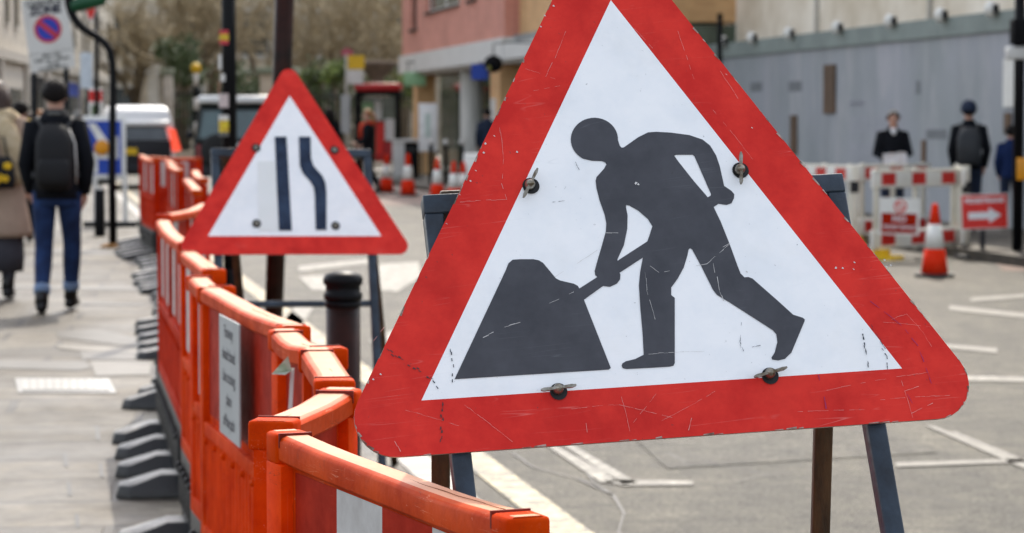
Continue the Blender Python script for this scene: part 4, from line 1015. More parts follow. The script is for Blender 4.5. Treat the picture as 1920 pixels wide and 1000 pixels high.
# ------------------------------------------------------------------ people
def skin_body(name, verts, edges, radii, m, parent, sub=2):
    me = bpy.data.meshes.new(name); me.from_pydata([tuple(v) for v in verts], edges, []); me.update(); me.materials.append(m)
    o = bpy.data.objects.new(name, me); COL.objects.link(o); o.parent = parent
    sk = o.modifiers.new('skin', 'SKIN'); sk.use_smooth_shade = True; sk.branch_smoothing = .4
    for i, r in enumerate(radii):
        sv = me.skin_vertices[0].data[i]; sv.radius = r if hasattr(r, '__len__') else (r, r); sv.use_root = (i == 0)
    ss = o.modifiers.new('sub', 'SUBSURF'); ss.levels = ss.render_levels = sub
    return o
def person(label, loc, rz, h, pose, top, bottom, shoe, hair, hairm, skirt=None, arms=None, coat=None, group=None, legs_m=None):
    """local frame: the person faces +y; pose gives foot offsets and arm targets"""
    t = thing('person', label, 'person', loc, rz, group); k = h / 1.75; t.scale = (k, k, k)
    V = []; E = []; Rr = []
    def add(p, r, par=None):
        V.append(Vector(p)); Rr.append(r)
        if par is not None: E.append((par, len(V) - 1))
        return len(V) - 1
    hd = pose.get('head', (0, .015))
    pel = add((0, 0, .95), (.125, .095)); sp = add((0, .0, 1.12), (.12, .085), pel); chs = add((0, -.01, 1.32), (.135, .095), sp); nk = add((0, .0, 1.48), .052, chs)
    hb = add((hd[0] * .5, hd[1] + .005, 1.555), (.060, .068), nk); hc = add((hd[0], hd[1] + .01, 1.635), (.074, .090), hb); ht = add((hd[0], hd[1], 1.71), (.058, .068), hc)
    J = {}
    for s, nm in ((-1, 'l'), (1, 'r')):
        sh = add((s * .165, -.01, 1.405), .058, chs); el, wr, fin = pose.get('arm_' + nm, ((s * .24, -.03, 1.13), (s * .25, .07, .90), (s * .25, .10, .80)))
        e = add(el, .043, sh); w_ = add(wr, .028, e); wr, fin = Vector(wr), Vector(fin); dirn = (fin - wr).normalized()
        palm = add(wr + dirn * .05, (.036, .022), w_); kn = add(wr + dirn * .09, (.036, .018), palm)
        side_ = dirn.cross(Vector((1, 0, 0))); side_ = side_.normalized() if side_.length > .1 else Vector((0, 1, 0))
        curl = Vector((-s, 0, 0)) * .02
        for q, ln in enumerate((.072, .080, .074, .058)):
            off = side_ * (.030 - .020 * q)
            a = add(wr + dirn * (.095 + ln * .5) + off + curl * .4, .0085, kn); add(wr + dirn * (.095 + ln) + off * .95 + curl, .007, a)
        th = add(wr + dirn * .055 + side_ * .045 + curl * .6, .010, palm); add(wr + dirn * .095 + side_ * .058 + curl * 1.2, .0085, th)
        hp = add((s * .09, 0, .90), .088, pel); kne, ank, toe = pose.get('leg_' + nm, ((s * .10, .02, .49), (s * .10, -.01, .09), (s * .11, .13, .035)))
        kk = add(kne, .056, hp); an = add(ank, .038, kk); add(toe, .034, an)
        J[nm] = (V[sh], Vector(el), wr, Vector(kne), Vector(ank), Vector(toe), V[hp])
    body = skin_body('body', V, E, Rr, M['skin'], t)
    # face
    fc = MB(); hx, hy = hd[0], hd[1] + .01
    fc.ball((hx, hy + .092, 1.615), .014, 0, None, 8, 6, (.8, 1.2, 1.4))
    for s in (-1, 1): fc.ball((hx + s * .077, hy - .005, 1.625), .022, 0, None, 8, 6, (.4, .8, 1.3))
    fc.build('nose_and_ears', M['skin'], body)
    ey = MB()
    for s in (-1, 1): ey.ball((hx + s * .032, hy + .080, 1.645), .010, 0, None, 8, 6, (1.2, .6, .7))
    ey.build('eyes', M['blackmatt'], body)
    MB().ball((hx, hy + .084, 1.578), .020, 0, None, 8, 6, (1.1, .35, .3)).build('mouth', mat('lips', (.40, .16, .13), .5), body)
    # hair
    hm = MB(); n, m = 20, 12; vs = []; rnd = random.Random(sum(map(ord, label)))
    for i in range(m + 1):
        ph = PI * i / m
        for q in range(n):
            a = 2 * PI * q / n; back = -math.sin(a)
            low = {'short': 1.46 + (.62 if back < 0 else .72) * back, 'long': 1.8 + (.8 if back < 0 else .6) * back, 'bun': 1.5 + (.60 if back < 0 else .70) * back}[hair]
            p_ = min(ph, low); jit = 1 + rnd.uniform(-.04, .09)
            vs.append((hx + .098 * jit * math.sin(p_) * math.cos(a), hy - .012 + .112 * jit * math.sin(p_) * math.sin(a), 1.648 + .112 * jit * math.cos(p_)))
    fs = [(i * n + q, (i + 1) * n + q, (i + 1) * n + (q + 1) % n, i * n + (q + 1) % n) for i in range(m) for q in range(n)]
    hm.add(vs, fs, 0, None, True)
    if hair == 'long':
        for q in range(9):
            a = PI + PI * (q + .5) / 9; x0, y0 = hx + .085 * math.cos(a), hy - .02 + .085 * math.sin(a)
            hm.tube([(x0 * .9, y0, 1.70), (x0 * 1.12, y0 - .02, 1.58), (x0 * 1.25, y0 - .045, 1.44), (x0 * 1.2, y0 - .05, 1.31)], [.035, .040, .036, .012], 8)
    if hair == 'bun': hm.tube([(hx, hy - .10, 1.66), (hx, hy - .16, 1.60), (hx, hy - .15, 1.47), (hx, hy - .13, 1.36)], [.04, .04, .03, .01], 8)
    hm.build('hair', M[hairm] if isinstance(hairm, str) else hairm, t)
    # trousers
    if bottom is not None:
        tr = MB(); tr.loft([(0, 0, .80, .155, .11), (0, -.005, .90, .162, .120), (0, 0, 1.0, .152, .108), (0, 0, 1.06, .148, .105)], 20)
        for nm in 'lr':
            sh, el, wr, kn_, ank, toe, hp = J[nm]
            tr.tube([hp + Vector((0, 0, .02)), hp.lerp(kn_, .35), hp.lerp(kn_, .75), kn_, kn_.lerp(ank, .35), kn_.lerp(ank, .7), ank + (kn_ - ank).normalized() * .07], [.092, .087, .074, .069, .067, .056, .051], 16)
        tr.build('trousers', bottom, t)
    # shoes
    for nm in 'lr':
        sh, el, wr, kn_, ank, toe, hp = J[nm]
        f = (toe - ank); f.z = 0; f = f.normalized() if f.length > .01 else Vector((0, 1, 0))
        b = MB(); b.tube([ank + (kn_ - ank).normalized() * .13, ank + (kn_ - ank).normalized() * .05, ank + Vector((0, 0, -.02)) - f * .02], [.050, .050, .050], 14)
        b.tube([ank - f * .055 + (toe - ank) * .0 + Vector((0, 0, -.045)), ank + (toe - ank) * .35 + Vector((0, 0, -.022)), ank + (toe - ank) * .8 + Vector((0, 0, .0)), toe + f * .06 + Vector((0, 0, -.003)), toe + f * .10], [.040, .046, .043, .036, .012], 14)
        b.build('boot', shoe, t)
    # upper garment
    if top is not None:
        jk = MB(); lo = .86
        jk.loft([(0, 0, lo, .172, .13), (0, 0, lo + .06, .176, .135), (0, -.005, 1.05, .165, .125), (0, -.01, 1.2, .172, .13), (0, -.012, 1.33, .192, .135), (0, -.01, 1.41, .178, .115), (0, 0, 1.47, .095, .082), (0, .0, 1.53, .072, .076)], 22)
        for nm in 'lr':
            sh, el, wr, *_ = J[nm]
            jk.tube([sh + (Vector((0, 0, 1.36)) - sh) * .25, sh, sh.lerp(el, .5), el, el.lerp(wr, .5), wr], [.085, .078, .066, .060, .055, .047], 16)
        jk.build('jacket', top, t)
    if coat is not None:
        jk = MB(); zl = coat[1]
        jk.loft([(0, 0, zl, .27, .20), (0, 0, zl + .05, .272, .20), (0, 0, .75, .235, .175), (0, -.005, 1.02, .20, .15), (0, -.01, 1.2, .205, .15), (0, -.012, 1.33, .222, .152), (0, -.01, 1.41, .20, .13), (0, 0, 1.47, .11, .09), (0, .0, 1.52, .075, .078)], 24)
        for nm in 'lr':
            sh, el, wr, *_ = J[nm]
            jk.tube([sh + (Vector((0, 0, 1.36)) - sh) * .25, sh, sh.lerp(el, .5), el, el.lerp(wr, .5), wr], [.095, .088, .078, .070, .066, .060], 16)
        jk.build('coat', coat[0], t)
    return t, J
def backpack(t, m=None, y=-.20, sc=1.0):
    b = MB(); b.loft([(0, y, .93, .13 * sc, .075), (0, y - .01, .98, .155 * sc, .095), (0, y - .015, 1.15, .165 * sc, .105), (0, y - .005, 1.30, .155 * sc, .09), (0, y + .02, 1.39, .12 * sc, .06), (0, y + .05, 1.43, .06 * sc, .03)], 24, pw=3.0)
    o = b.build('backpack', m or M['pack'], None); return o

# man with backpack walking away
pm = gr(108, 586, PAV)
walkA = {'leg_l': ((-.10, .05, .49), (-.105, -.20, .10), (-.11, -.07, .035)), 'leg_r': ((.105, .15, .51), (.085, .24, .10), (.10, .37, .055)),
         'arm_l': ((-.225, -.04, 1.12), (-.195, .10, .92), (-.18, .15, .83)), 'arm_r': ((.235, -.07, 1.13), (.205, .05, .91), (.195, .10, .82)), 'head': (-.005, .03)}
man, JJ = person('man in black jacket and blue jeans walking away under a black backpack', tuple(pm), STREET * .6, 1.78, walkA, M['cloth_black'], M['denim'], M['boots'], 'short', 'hair_dark')
for nm in 'lr':
    cuff = MB()
    sh, el, wr, kn, ank, toe, hp = JJ[nm]; u = (kn - ank).normalized()
    cuff.tube([ank + u * .060, ank + u * .068, ank + u * .125, ank + u * .130], [.050, .062, .063, .056], 16); cuff.build('turned_cuff', M['denim_pale'], man)
hood = MB(); hood.loft([(0, -.04, 1.40, .13, .10), (0, -.055, 1.45, .135, .11), (0, -.045, 1.49, .11, .095), (0, -.02, 1.525, .085, .085), (0, .0, 1.535, .07, .075)], 18); hood.build('hood', M['cloth_black'], man)
MB().loft([(0, -.150, 1.49, .05, .006), (0, -.150, 1.515, .05, .006)], 12).build('collar_label', M['greytext'], man)
bp = thing('backpack', 'black rucksack on the back of the man in blue jeans', 'backpack', tuple(pm), STREET * .6); bp.scale = man.scale
o = backpack(bp, None, -.19, .86); o.parent = bp; o.name = 'bag'
pk = MB(); pk.loft([(0, -.30, .96, .10, .025), (0, -.315, 1.0, .12, .03), (0, -.315, 1.12, .12, .03), (0, -.30, 1.16, .10, .02)], 20, pw=3); pk.build('front_pocket', M['pack'], bp)
for s in (-1, 1):
    sp_ = MB(); sp_.tube([(s * .09, -.15, 1.40), (s * .13, -.06, 1.475), (s * .14, .05, 1.45), (s * .15, .13, 1.33), (s * .17, .10, 1.15), (s * .16, -.10, 1.02)], .018, 8, flat=.5); sp_.build('shoulder_strap', M['strap'], bp)
pp = MB(); pp.tube([(.158, -.16, .98), (.163, -.22, 1.12), (.155, -.22, 1.28), (.11, -.17, 1.385)], .006, 6); pp.build('rim_highlight', M['signplate'], bp)  # pale strip painting the sunlit rim along the rucksack's right edge
# woman in the beige coat at the left edge
Yw = 21.2
wpos = (X(-6, Yw), Yw, PAV)
wA = {'leg_l': ((-.09, .10, .50), (-.09, .18, .10), (-.09, .30, .04)), 'leg_r': ((.09, .02, .49), (.085, -.10, .10), (.09, .02, .04)), 'arm_r': ((.25, -.03, 1.12), (.24, .10, .92), (.22, .16, .83)), 'head': (-.01, .02)}
wom, JW = person('woman in long beige coat and cream scarf at the left edge', wpos, STREET * .5, 1.80, wA, None, M['greyskirt'], M['boots'], 'long', 'hair_brown', coat=(M['coat'], .50))
sc_ = MB(); sc_.tube([(-.10, .03, 1.44), (-.02, -.12, 1.46), (.10, -.08, 1.46), (.13, .03, 1.44), (.04, .12, 1.42), (-.08, .10, 1.42), (-.10, .03, 1.44)], [.06, .075, .075, .065, .06, .06, .06], 12)
sc_.tube([(.05, -.13, 1.46), (.10, -.17, 1.36), (.15, -.17, 1.20), (.18, -.14, 1.03), (.17, -.12, .93)], [.05, .075, .085, .09, .07], 12, flat=.6); sc_.build('scarf', M['scarf'], wom)
sk = MB(); sk.loft([(0, 0, .22, .20, .16), (0, 0, .35, .21, .165), (0, 0, .56, .20, .16)], 20); sk.build('skirt', M['greyskirt'], wom)
hb_ = thing('flower_bag', 'black handbag with yellow flowers carried by the beige coat woman', 'bag', (wpos[0] + .055, wpos[1] - .26, wpos[2] + .92), .2)
MB().loft([(0, 0, 0, .13, .05), (0, 0, .06, .145, .06), (0, 0, .20, .13, .05), (0, 0, .26, .10, .03)], 18, pw=3).build('bag_body', M['pack'], hb_)
MB().tube([(-.08, 0, .25), (-.05, 0, .42), (.05, 0, .42), (.08, 0, .25)], .010, 8).build('handle', M['pack'], hb_)
fl = MB(); rnd = random.Random(4)
for i in range(9):
    c = Vector((rnd.uniform(-.07, .10), -.062, rnd.uniform(.04, .22)))
    for q in range(5):
        a = 2 * PI * q / 5; fl.ball(c + Vector((.018 * math.cos(a), 0, .018 * math.sin(a))), .014, 0, None, 6, 4, (1, .5, 1))
fl.build('flowers', M['yellow'], hb_)
# dark companion leg behind and other walkers further down the pavement
def simple(label, px, Yf, h, topm, botm, hair, hm, rz=None, z=PAV, **kw):
    return person(label, (X(px, Yf), Yf, z), STREET if rz is None else rz, h, kw.get('pose', walkA), topm, botm, M['boots'], hair, hm)
simple('dark dressed walker glimpsed between the two near walkers', 40, 31, 1.72, M['cloth_navy'], M['cloth_black'], 'short', 'hair_dark')
hv, _ = simple('distant worker in yellow hi vis beyond the beige coat woman', 38, 44, 1.82, M['hiviz'], M['cloth_navy'], 'short', M['yellow'])
simple('distant walker in a pale top near the far left shops', 76, 52, 1.72, M['paper'], M['greyskirt'], 'short', 'hair_ginger')
simple('distant walker in a white top beyond the backpack man', 146, 56, 1.72, M['paper'], M['cloth_navy'], 'short', 'hair_white')
simple('distant walker in red beside the far left shops', 57, 60, 1.7, M['redscarf'], M['cloth_black'], 'long', 'hair_brown')
# woman with the red scarf in profile facing left
Ys = 57.0
stand = {'leg_l': ((-.10, .08, .49), (-.10, .15, .09), (-.10, .28, .035)), 'leg_r': ((.10, -.05, .49), (.10, -.22, .11), (.10, -.10, .04)), 'arm_l': ((-.22, .02, 1.14), (-.15, .20, 1.05), (-.08, .27, 1.05)), 'arm_r': ((.22, -.05, 1.14), (.2, .12, 1.0), (.16, .2, .97))}
rw, _ = person('ginger haired woman with red scarf crossing to the left', (X(690, Ys), Ys, 0), PI / 2, 1.88, stand, M['cloth_black'], M['cloth_black'], M['boots'], 'bun', 'hair_ginger')
rs = MB(); rs.tube([(-.09, 0, 1.45), (0, -.10, 1.47), (.09, 0, 1.45), (0, .11, 1.42), (-.09, 0, 1.45)], .062, 10); rs.tube([(.02, .12, 1.42), (.04, .15, 1.30), (.05, .15, 1.15)], [.055, .05, .04], 8); rs.build('scarf', M['redscarf'], rw)
simple('dark haired walker behind the narrowing sign near the bus stop', 618, 66, 1.85, M['cloth_black'], M['cloth_black'], 'long', 'hair_dark')
simple('dark clothed walker by the brick entrance beside the large sign', 914, 58, 1.80, M['cloth_navy'], M['cloth_black'], 'short', 'hair_dark', z=PAV)
# old man reading papers, facing us
Yo = 34.6
read = {'arm_l': ((-.24, .02, 1.13), (-.08, .22, 1.08), (-.01, .26, 1.10)), 'arm_r': ((.24, .02, 1.13), (.08, .22, 1.06), (.01, .27, 1.06)), 'head': (0, .04)}
om, _ = person('white haired man in dark jacket reading papers by the hoarding', (X(1674, Yo), Yo, PAV), PI, 1.62, read, M['cloth_black'], M['cloth_navy'], M['boots'], 'short', 'hair_white')
MB().loft([(0, .125, 1.40, .02, .01), (0, .095, 1.46, .045, .03), (0, .06, 1.50, .052, .045)], 12).build('shirt_collar', M['paper'], om)
pr = thing('paper_sheets', 'white crumpled papers held by the white haired man', 'papers', (X(1672, Yo), Yo - .30, PAV + .86)); rnd = random.Random(3)
sh_ = MB(); n = 6; vs = [(-.16 + .32 * i / n, rnd.uniform(-.02, .02), -.06 + .26 * j / n + rnd.uniform(-.015, .015)) for j in range(n + 1) for i in range(n + 1)]
sh_.add(vs, [(j * (n + 1) + i, j * (n + 1) + i + 1, (j + 1) * (n + 1) + i + 1, (j + 1) * (n + 1) + i) for j in range(n) for i in range(n)]); sh_.build('sheet', M['paper'], pr)
# man with beanie walking away
Yb = 33.6
bm, _ = person('man in navy beanie and dark coat walking away by the hoarding', (X(1817, Yb), Yb, PAV), -.15, 1.72, walkA, M['cloth_black'], M['cloth_navy'], M['boots'], 'short', 'hair_dark')
MB().lathe([(.104, 1.63), (.110, 1.66), (.108, 1.70), (.09, 1.75), (.05, 1.785), (.01, 1.795)], 18, 0, Matrix.Translation((-.005, .03, 0)), sy=1.1).build('beanie', M['cloth_navy'], bm)
bp2 = thing('backpack', 'dark grey rucksack on the back of the beanie man', 'backpack', (X(1817, Yb), Yb, PAV), -.15); bp2.scale = bm.scale
o = backpack(bp2, mat('charcoal_nylon', (.025, .028, .032), .6)); o.parent = bp2; o.name = 'bag'
for s in (-1, 1):
    sp_ = MB(); sp_.tube([(s * .09, -.15, 1.40), (s * .13, -.06, 1.475), (s * .14, .05, 1.45), (s * .15, .13, 1.33)], .018, 8, flat=.5); sp_.build('shoulder_strap', M['strap'], bp2)
person('youth in blue coat half hidden behind the traffic signal pole', (X(1896, 35.2), 35.2, PAV), -.2, 1.42, walkA, M['bluecoat'], M['cloth_navy'], M['boots'], 'short', 'hair_dark')

# ------------------------------------------------------------------ vehicles
def wheel(parent, x, y, r=.34, w=.22):
    T = Matrix.Translation((x, y, r)) @ Matrix.Rotation(PI / 2, 4, 'Y')
    wv = MB().lathe([(r * .6, -w / 2), (r * .93, -w / 2), (r, -w * .3), (r, w * .3), (r * .93, w / 2), (r * .6, w / 2)], 28, 0, T).build('wheel', M['tyre'], parent)
    MB().lathe([(r * .59, -w * .46), (r * .5, -w * .3), (r * .15, -w * .3), (r * .1, -w * .4)], 24, 0, T).lathe([(r * .1, w * .4), (r * .15, w * .3), (r * .5, w * .3), (r * .59, w * .46)], 24, 0, T).build('rim', M['rim'], wv)
def shell(prof, halfw):
    """side profile [(y, z, half width factor)] swept across the car"""
    mb = MB(); n = len(prof); vs = [(s * halfw * f, y, z) for s in (-1, 1) for (y, z, f) in prof]
    fs = [(i, (i + 1) % n, n + (i + 1) % n, n + i) for i in range(n)]
    loop = [Vector((y, z, 0)) for y, z, f in prof]
    for t in tessellate_polygon([loop]): fs += [tuple(t), tuple(n + i for i in reversed(t))]
    mb.add(vs, fs)
    bm = bmesh.new(); me = bpy.data.meshes.new('tmp'); me.from_pydata([tuple(v) for v in mb.v], [], mb.f); bm.from_mesh(me); bmesh.ops.recalc_face_normals(bm, faces=bm.faces); bm.to_mesh(me); bm.free()
    mb.v = [v.co.copy() for v in me.vertices]; mb.f = [tuple(p.vertices) for p in me.polygons]; bpy.data.meshes.remove(me)
    return mb
# white van
Yv = 62.0
van = thing('white_van', 'white van with dark tailgate and glowing red tail light driving away', 'van', (X(258, Yv), Yv, 0), STREET)
bd = shell([(0.02, .42, .97), (-.02, .75, 1), (.0, 1.1, 1), (.10, 1.5, .97), (.22, 1.86, .86), (.40, 1.98, .78), (1.4, 2.02, .78), (2.9, 1.98, .78), (3.6, 1.35, .95), (4.5, 1.12, .96), (4.7, .8, .96), (4.7, .38, .94), (2.0, .34, .96)], .90)
bd.build('body', M['car_white'], van, bevel=.06, seg=3)
MB().add([(-.60, -.012, 1.18), (.74, -.012, 1.18), (.66, .075, 1.50), (-.54, .075, 1.50)], [(0, 1, 2, 3)]).build('rear_window', M['glass'], van)
MB().span((-.62, -.055, .46), (.80, -.022, 1.17)).build('tailgate', M['bumper'], van, bevel=.02)
MB().span((-.58, -.04, 1.51), (.78, .30, 1.64)).build('spoiler', M['car_white'], van, bevel=.05)
MB().span((-.55, -.075, .82), (-.02, -.056, .98)).build('number_plate', M['yellow'], van)
lt = MB().add([(.78, .06, 1.42), (.93, .12, 1.38), (.97, .05, .92), (.84, -.03, .94)], [(0, 3, 2, 1)]); 
M['taillight'] = mat('red_tail_light', (.85, .07, .03), .25); M['taillight'].node_tree.nodes['Principled BSDF'].inputs['Emission Color'].default_value = (1, .10, .05, 1); M['taillight'].node_tree.nodes['Principled BSDF'].inputs['Emission Strength'].default_value = .9
MB().prism([(.73, 1.48), (.90, 1.42), (1.04, .92), (.84, .88)], -.06, .10, 0, Matrix(((1, 0, 0, 0), (0, 0, 1, 0), (0, 1, 0, 0), (0, 0, 0, 1)))).build('tail_light', M['taillight'], van, bevel=.02)
MB().prism([(-.79, 1.42), (-.70, 1.42), (-.70, .92), (-.86, .92)], -.06, .10, 0, Matrix(((1, 0, 0, 0), (0, 0, 1, 0), (0, 1, 0, 0), (0, 0, 0, 1)))).build('tail_light', M['car_white'], van, bevel=.02)
MB().span((-.93, -.10, .34), (.93, .12, .60)).build('bumper', M['bumper'], van, bevel=.05)
for sx in (-.80, .80):
    for yy in (.75, 3.75): wheel(van, sx, yy, .33)
for s in (-1, 1):
    MB().add([(s * .912, 2.4, 1.22), (s * .905, 3.35, 1.22), (s * .77, 2.85, 1.80), (s * .77, 2.4, 1.80)], [(0, 1, 2, 3)]).build('side_window', M['glass'], van)
# dark off-road car
Yl = 54.0
lr = thing('off_road_car', 'dark boxy off road car with white roof bars behind the sticker post', 'car', (X(440, Yl), Yl, 0), STREET * .6)
bd = shell([(0, .55, 1), (0, 1.10, 1), (.08, 1.15, 1), (3.3, 1.15, 1), (4.1, 1.10, .98), (4.15, .55, .98)], .86); bd.build('body', M['car_dark'], lr, bevel=.04, seg=3)
cb = shell([(.05, 1.16, .98), (.20, 1.90, .86), (.3, 2.0, .84), (2.3, 2.0, .84), (2.45, 1.9, .86), (2.8, 1.16, .97)], .86); cb.build('cabin', M['car_dark'], lr, bevel=.05, seg=3)
MB().span((-.76, .12, 2.0), (.76, 2.35, 2.16)).build('roof', M['car_white'], lr, bevel=.05)
MB().add([(-.02, .045, 1.26), (.72, .045, 1.26), (.66, .155, 1.84), (.0, .155, 1.84)], [(0, 1, 2, 3)]).build('rear_window', M['glass_teal'], lr)
MB().add([(-.74, .045, 1.26), (-.30, .045, 1.26), (-.28, .155, 1.84), (-.66, .155, 1.84)], [(0, 1, 2, 3)]).build('rear_window', M['glass_teal'], lr)
for s in (-1, 1): MB().add([(s * .858, .5, 1.25), (s * .858, 2.4, 1.25), (s * .765, 2.2, 1.85), (s * .765, .55, 1.85)], [(0, 1, 2, 3)]).build('side_window', M['glass_teal'], lr)
MB().span((-.80, -.04, .85), (-.66, .0, 1.12)).build('tail_light', mat('dull_red_light', (.35, .05, .05), .3), lr)
MB().span((.05, -.03, 1.02), (.80, .0, 1.16)).build('light_panel', M['car_white'], lr); MB().span((.05, -.03, .86), (.60, .0, .99)).build('number_plate', M['amber'], lr)
MB().span((-.90, -.16, .45), (.90, .02, .68)).build('bumper', M['bumper'], lr, bevel=.03)
T_ = Matrix.Translation((-.36, -.13, 1.0)) @ Matrix.Rotation(PI / 2, 4, 'X')
MB().lathe([(.10, -.08), (.30, -.1), (.36, -.06), (.36, .06), (.30, .1), (.10, .08)], 24, 0, T_).build('spare_wheel', M['tyre'], lr)
for sx in (-.78, .78):
    for yy in (.75, 3.3): wheel(lr, sx, yy, .38, .24)
for s in (-1, 1): MB().ball((s * .98, 2.6, 1.32), .085, 0, None, 10, 6, (1, .5, 1.2)).beam((s * .84, 2.6, 1.25), (s * .98, 2.6, 1.30), .04, .04).build('wing_mirror', M['bumper'], lr)

# ------------------------------------------------------------------ far side: hoarding and buildings
def Hp(y): return Vector((hoard_x(y), y, PAV))
hdir = (Hp(52) - Hp(22)).normalized(); hrz = math.atan2(hdir.y, hdir.x)
ho = thing('hoarding', 'long streaked grey site hoarding with round lamps along its top', 'hoarding', Hp(22), hrz); hL = (Hp(52) - Hp(22)).length
MB().span((0, -.06, 0), (hL, 0, 2.74)).build('panel', M['hoarding'], ho)
MB().span((-.02, -.09, 2.74), (hL + .02, .05, 3.02)).build('top_band', M['hoardband'], ho)
def hu(px): Yd = 13.475 / (.185 + (px - 960) / F); return (Yd - 22) / hdir.y, Yd
for px in (1365, 1420, 1490, 1580, 1680, 1775, 1870, 1990, 2130):
    u, Yd = hu(px)
    lp = MB().lathe([(.10, .0), (.115, .05), (.115, .10), (.05, .15)], 16, 0, Matrix.Translation((u, .06, 3.05)) @ Matrix.Rotation(-PI / 2, 4, 'X')).build('bulkhead_lamp', M['white'], ho)
    MB().span((u - .15, .06, 2.99), (u - .115, .14, 3.11)).build('lamp_guard', M['bumper'], None).parent = lp
for px, w_, z0, z1 in ((1556, .62, 1.62, 2.45), (1489, .36, .9, 1.6), (1733, .14, .55, 1.2), (1890, .22, 1.30, 1.60)):
    u, Yd = hu(px); MB().span((u - w_ / 2, .002, z0), (u + w_ / 2, .035, z1)).build('boarded_opening', M['boards'], ho)
u, Yd = hu(1893); MB().span((u - .22, .003, 1.68), (u + .22, .03, 2.35)).build('white_notice', M['white'], ho)
M['ghost'] = mat('painted_over_lettering', (.40, .40, .43), .7, 0, (.29, .30, .33), 9, .8)
rnd = random.Random(9)
for row, (z0, z1, pxa, pxb) in enumerate(((1.30, 1.58, 1598, 1690), (.86, 1.12, 1598, 1652), (1.72, 1.82, 1592, 1620))):
    gm_ = MB(); ua, ub = hu(pxa)[0], hu(pxb)[0]; n = 9 if row == 0 else 6
    for i in range(n):
        a = ua + (ub - ua) * i / n; b_ = a + (ub - ua) / n * .72
        for q in range(3):
            zz = z0 + (z1 - z0) * (q + .1) / 3; gm_.add([(a, .004, zz), (b_, .004, zz), (b_, .004, zz + .055), (a, .004, zz + .055)], [(3, 2, 1, 0)])
    tag(gm_.build('faded_lettering', M['ghost'], ho), kind='stuff')

M['darkghost'] = mat('dark_faded_mark', (.14, .15, .155), .7, 0, (.2, .21, .22), 9, .8)
for px, z0, z1, w_ in ((1417, 2.05, 2.22, .8), (1490, 2.02, 2.2, .8), (1755, 1.22, 1.36, .9), (1720, 1.9, 2.1, .2)):
    u, Yd = hu(px); MB().add([(u - w_ / 2, .004, z0), (u + w_ / 2, .004, z0), (u + w_ / 2, .004, z1), (u - w_ / 2, .004, z1)], [(3, 2, 1, 0)]).build('dark_mark', M['darkghost'], ho)
# thin post at the end of the hoarding
sp1 = thing('slim_post', 'thin dark post at the left end of the grey hoarding', 'post', (X(1349, 47), 47, PAV)); MB().tube([(0, 0, 0), (0, 0, at(0, 30, 47).z - PAV)], .05, 10).build('shaft', M['blackmatt'], sp1); MB().ball((0, 0, at(0, 30, 47).z - PAV), .055).build('cap', M['blackmatt'], sp1)
# old rendered building behind the hoarding
ob = thing('rendered_building', 'old stained cream building rising behind the grey hoarding', 'building', Hp(20) + Vector((.7, 0, -PAV)), hrz)
MB().span((0, -9, 0), (33, 0, 9.5)).build('wall', M['render'], ob)
for z_, d_ in ((4.35, .10), (5.9, .16)): MB().span((-.05, 0, z_), (33.05, d_, z_ + .22)).build('string_course', M['stonelight'], ob)
for i in range(6): 
    w_ = MB().span((3 + i * 4.6, .0, 6.7), (4.5 + i * 4.6, .05, 8.9)).build('window', M['trim'], ob); MB().span((3.15 + i * 4.6, .05, 6.85), (4.35 + i * 4.6, .06, 8.75)).build('pane', M['glass'], None).parent = w_
rnd = random.Random(5)
for i in range(12): MB().span((9 + i * 2.0, .0, 2), (9.07 + i * 2.0, .07, 9.4)).build('drain_pipe', M['trim'], ob) if i % 3 == 0 else None
MB().span((-.3, -9.3, 9.5), (33.3, .3, 9.8)).build('roof', M['roof'], ob)

# pink and buff corner building
pbd = thing('pink_brick_building', 'pink and buff brick building overhanging a columned ground floor', 'building', (front_x(51.5), 51.5, PAV), PI / 2 + STREET)
def bu(px): Yd = 10.84 / (.185 + (px - 960) / F); return (Yd - 51.5) / math.cos(STREET)
uE = bu(755); uM = bu(946)
ztop = 13.0
# wall built as piers and spandrels around real window openings
def wall_with_windows(u0, u1, z0, z1, wins, th=.25):
    mb = MB(); cuts = sorted(wins); x = u0
    for a, b_, c, d in cuts:
        if a > x: mb.span((x, -th, z0), (a, 0, z1))
        mb.span((a, -th, z0), (b_, 0, c)); mb.span((a, -th, d), (b_, 0, z1)); x = b_
    if x < u1: mb.span((x, -th, z0), (u1, 0, z1))
    return mb
W1 = []
for pa_, pb2, zl in ((783, 770, 4.15), (862, 800, 4.52), (893, 877, 4.52), (928, 910, 4.60)): W1.append((bu(pa_), bu(pb2), zl, 6.2))
wall_with_windows(uM, uE, 3.45, 8.0, W1).build('wall', M['pink'], pbd)
MB().span((uM, -3.4, 3.46), (uE - .02, -.26, 8.0)).build('core', M['pink'], pbd)
MB().span((uM, -3.4, 8.0), (uE, 0, ztop)).build('upper_wall', M['pink'], pbd)
for i, (a, b_, c, d) in enumerate(W1):
    f = MB(); f.span((a, -.16, c), (a + .07, -.10, d)).span((b_ - .07, -.16, c), (b_, -.10, d)).span((a + .07, -.16, c), (b_ - .07, -.10, c + .07)).span((a + .07, -.16, d - .07), (b_ - .07, -.10, d))
    if i == 1: f.span(((a + b_) / 2 - .04, -.16, c + .07), ((a + b_) / 2 + .04, -.10, d - .07))
    w_ = f.build('window', M['white'] if i == 1 else M['boards'], pbd); MB().span((a + .07, -.14, c + .07), (b_ - .07, -.12, d - .07)).build('pane', M['glass_teal'] if i == 1 else M['glass'], None).parent = w_
    MB().span((a - .05, -.02, c - .06), (b_ + .05, .06, c - .002)).build('sill', M['iron'], pbd)
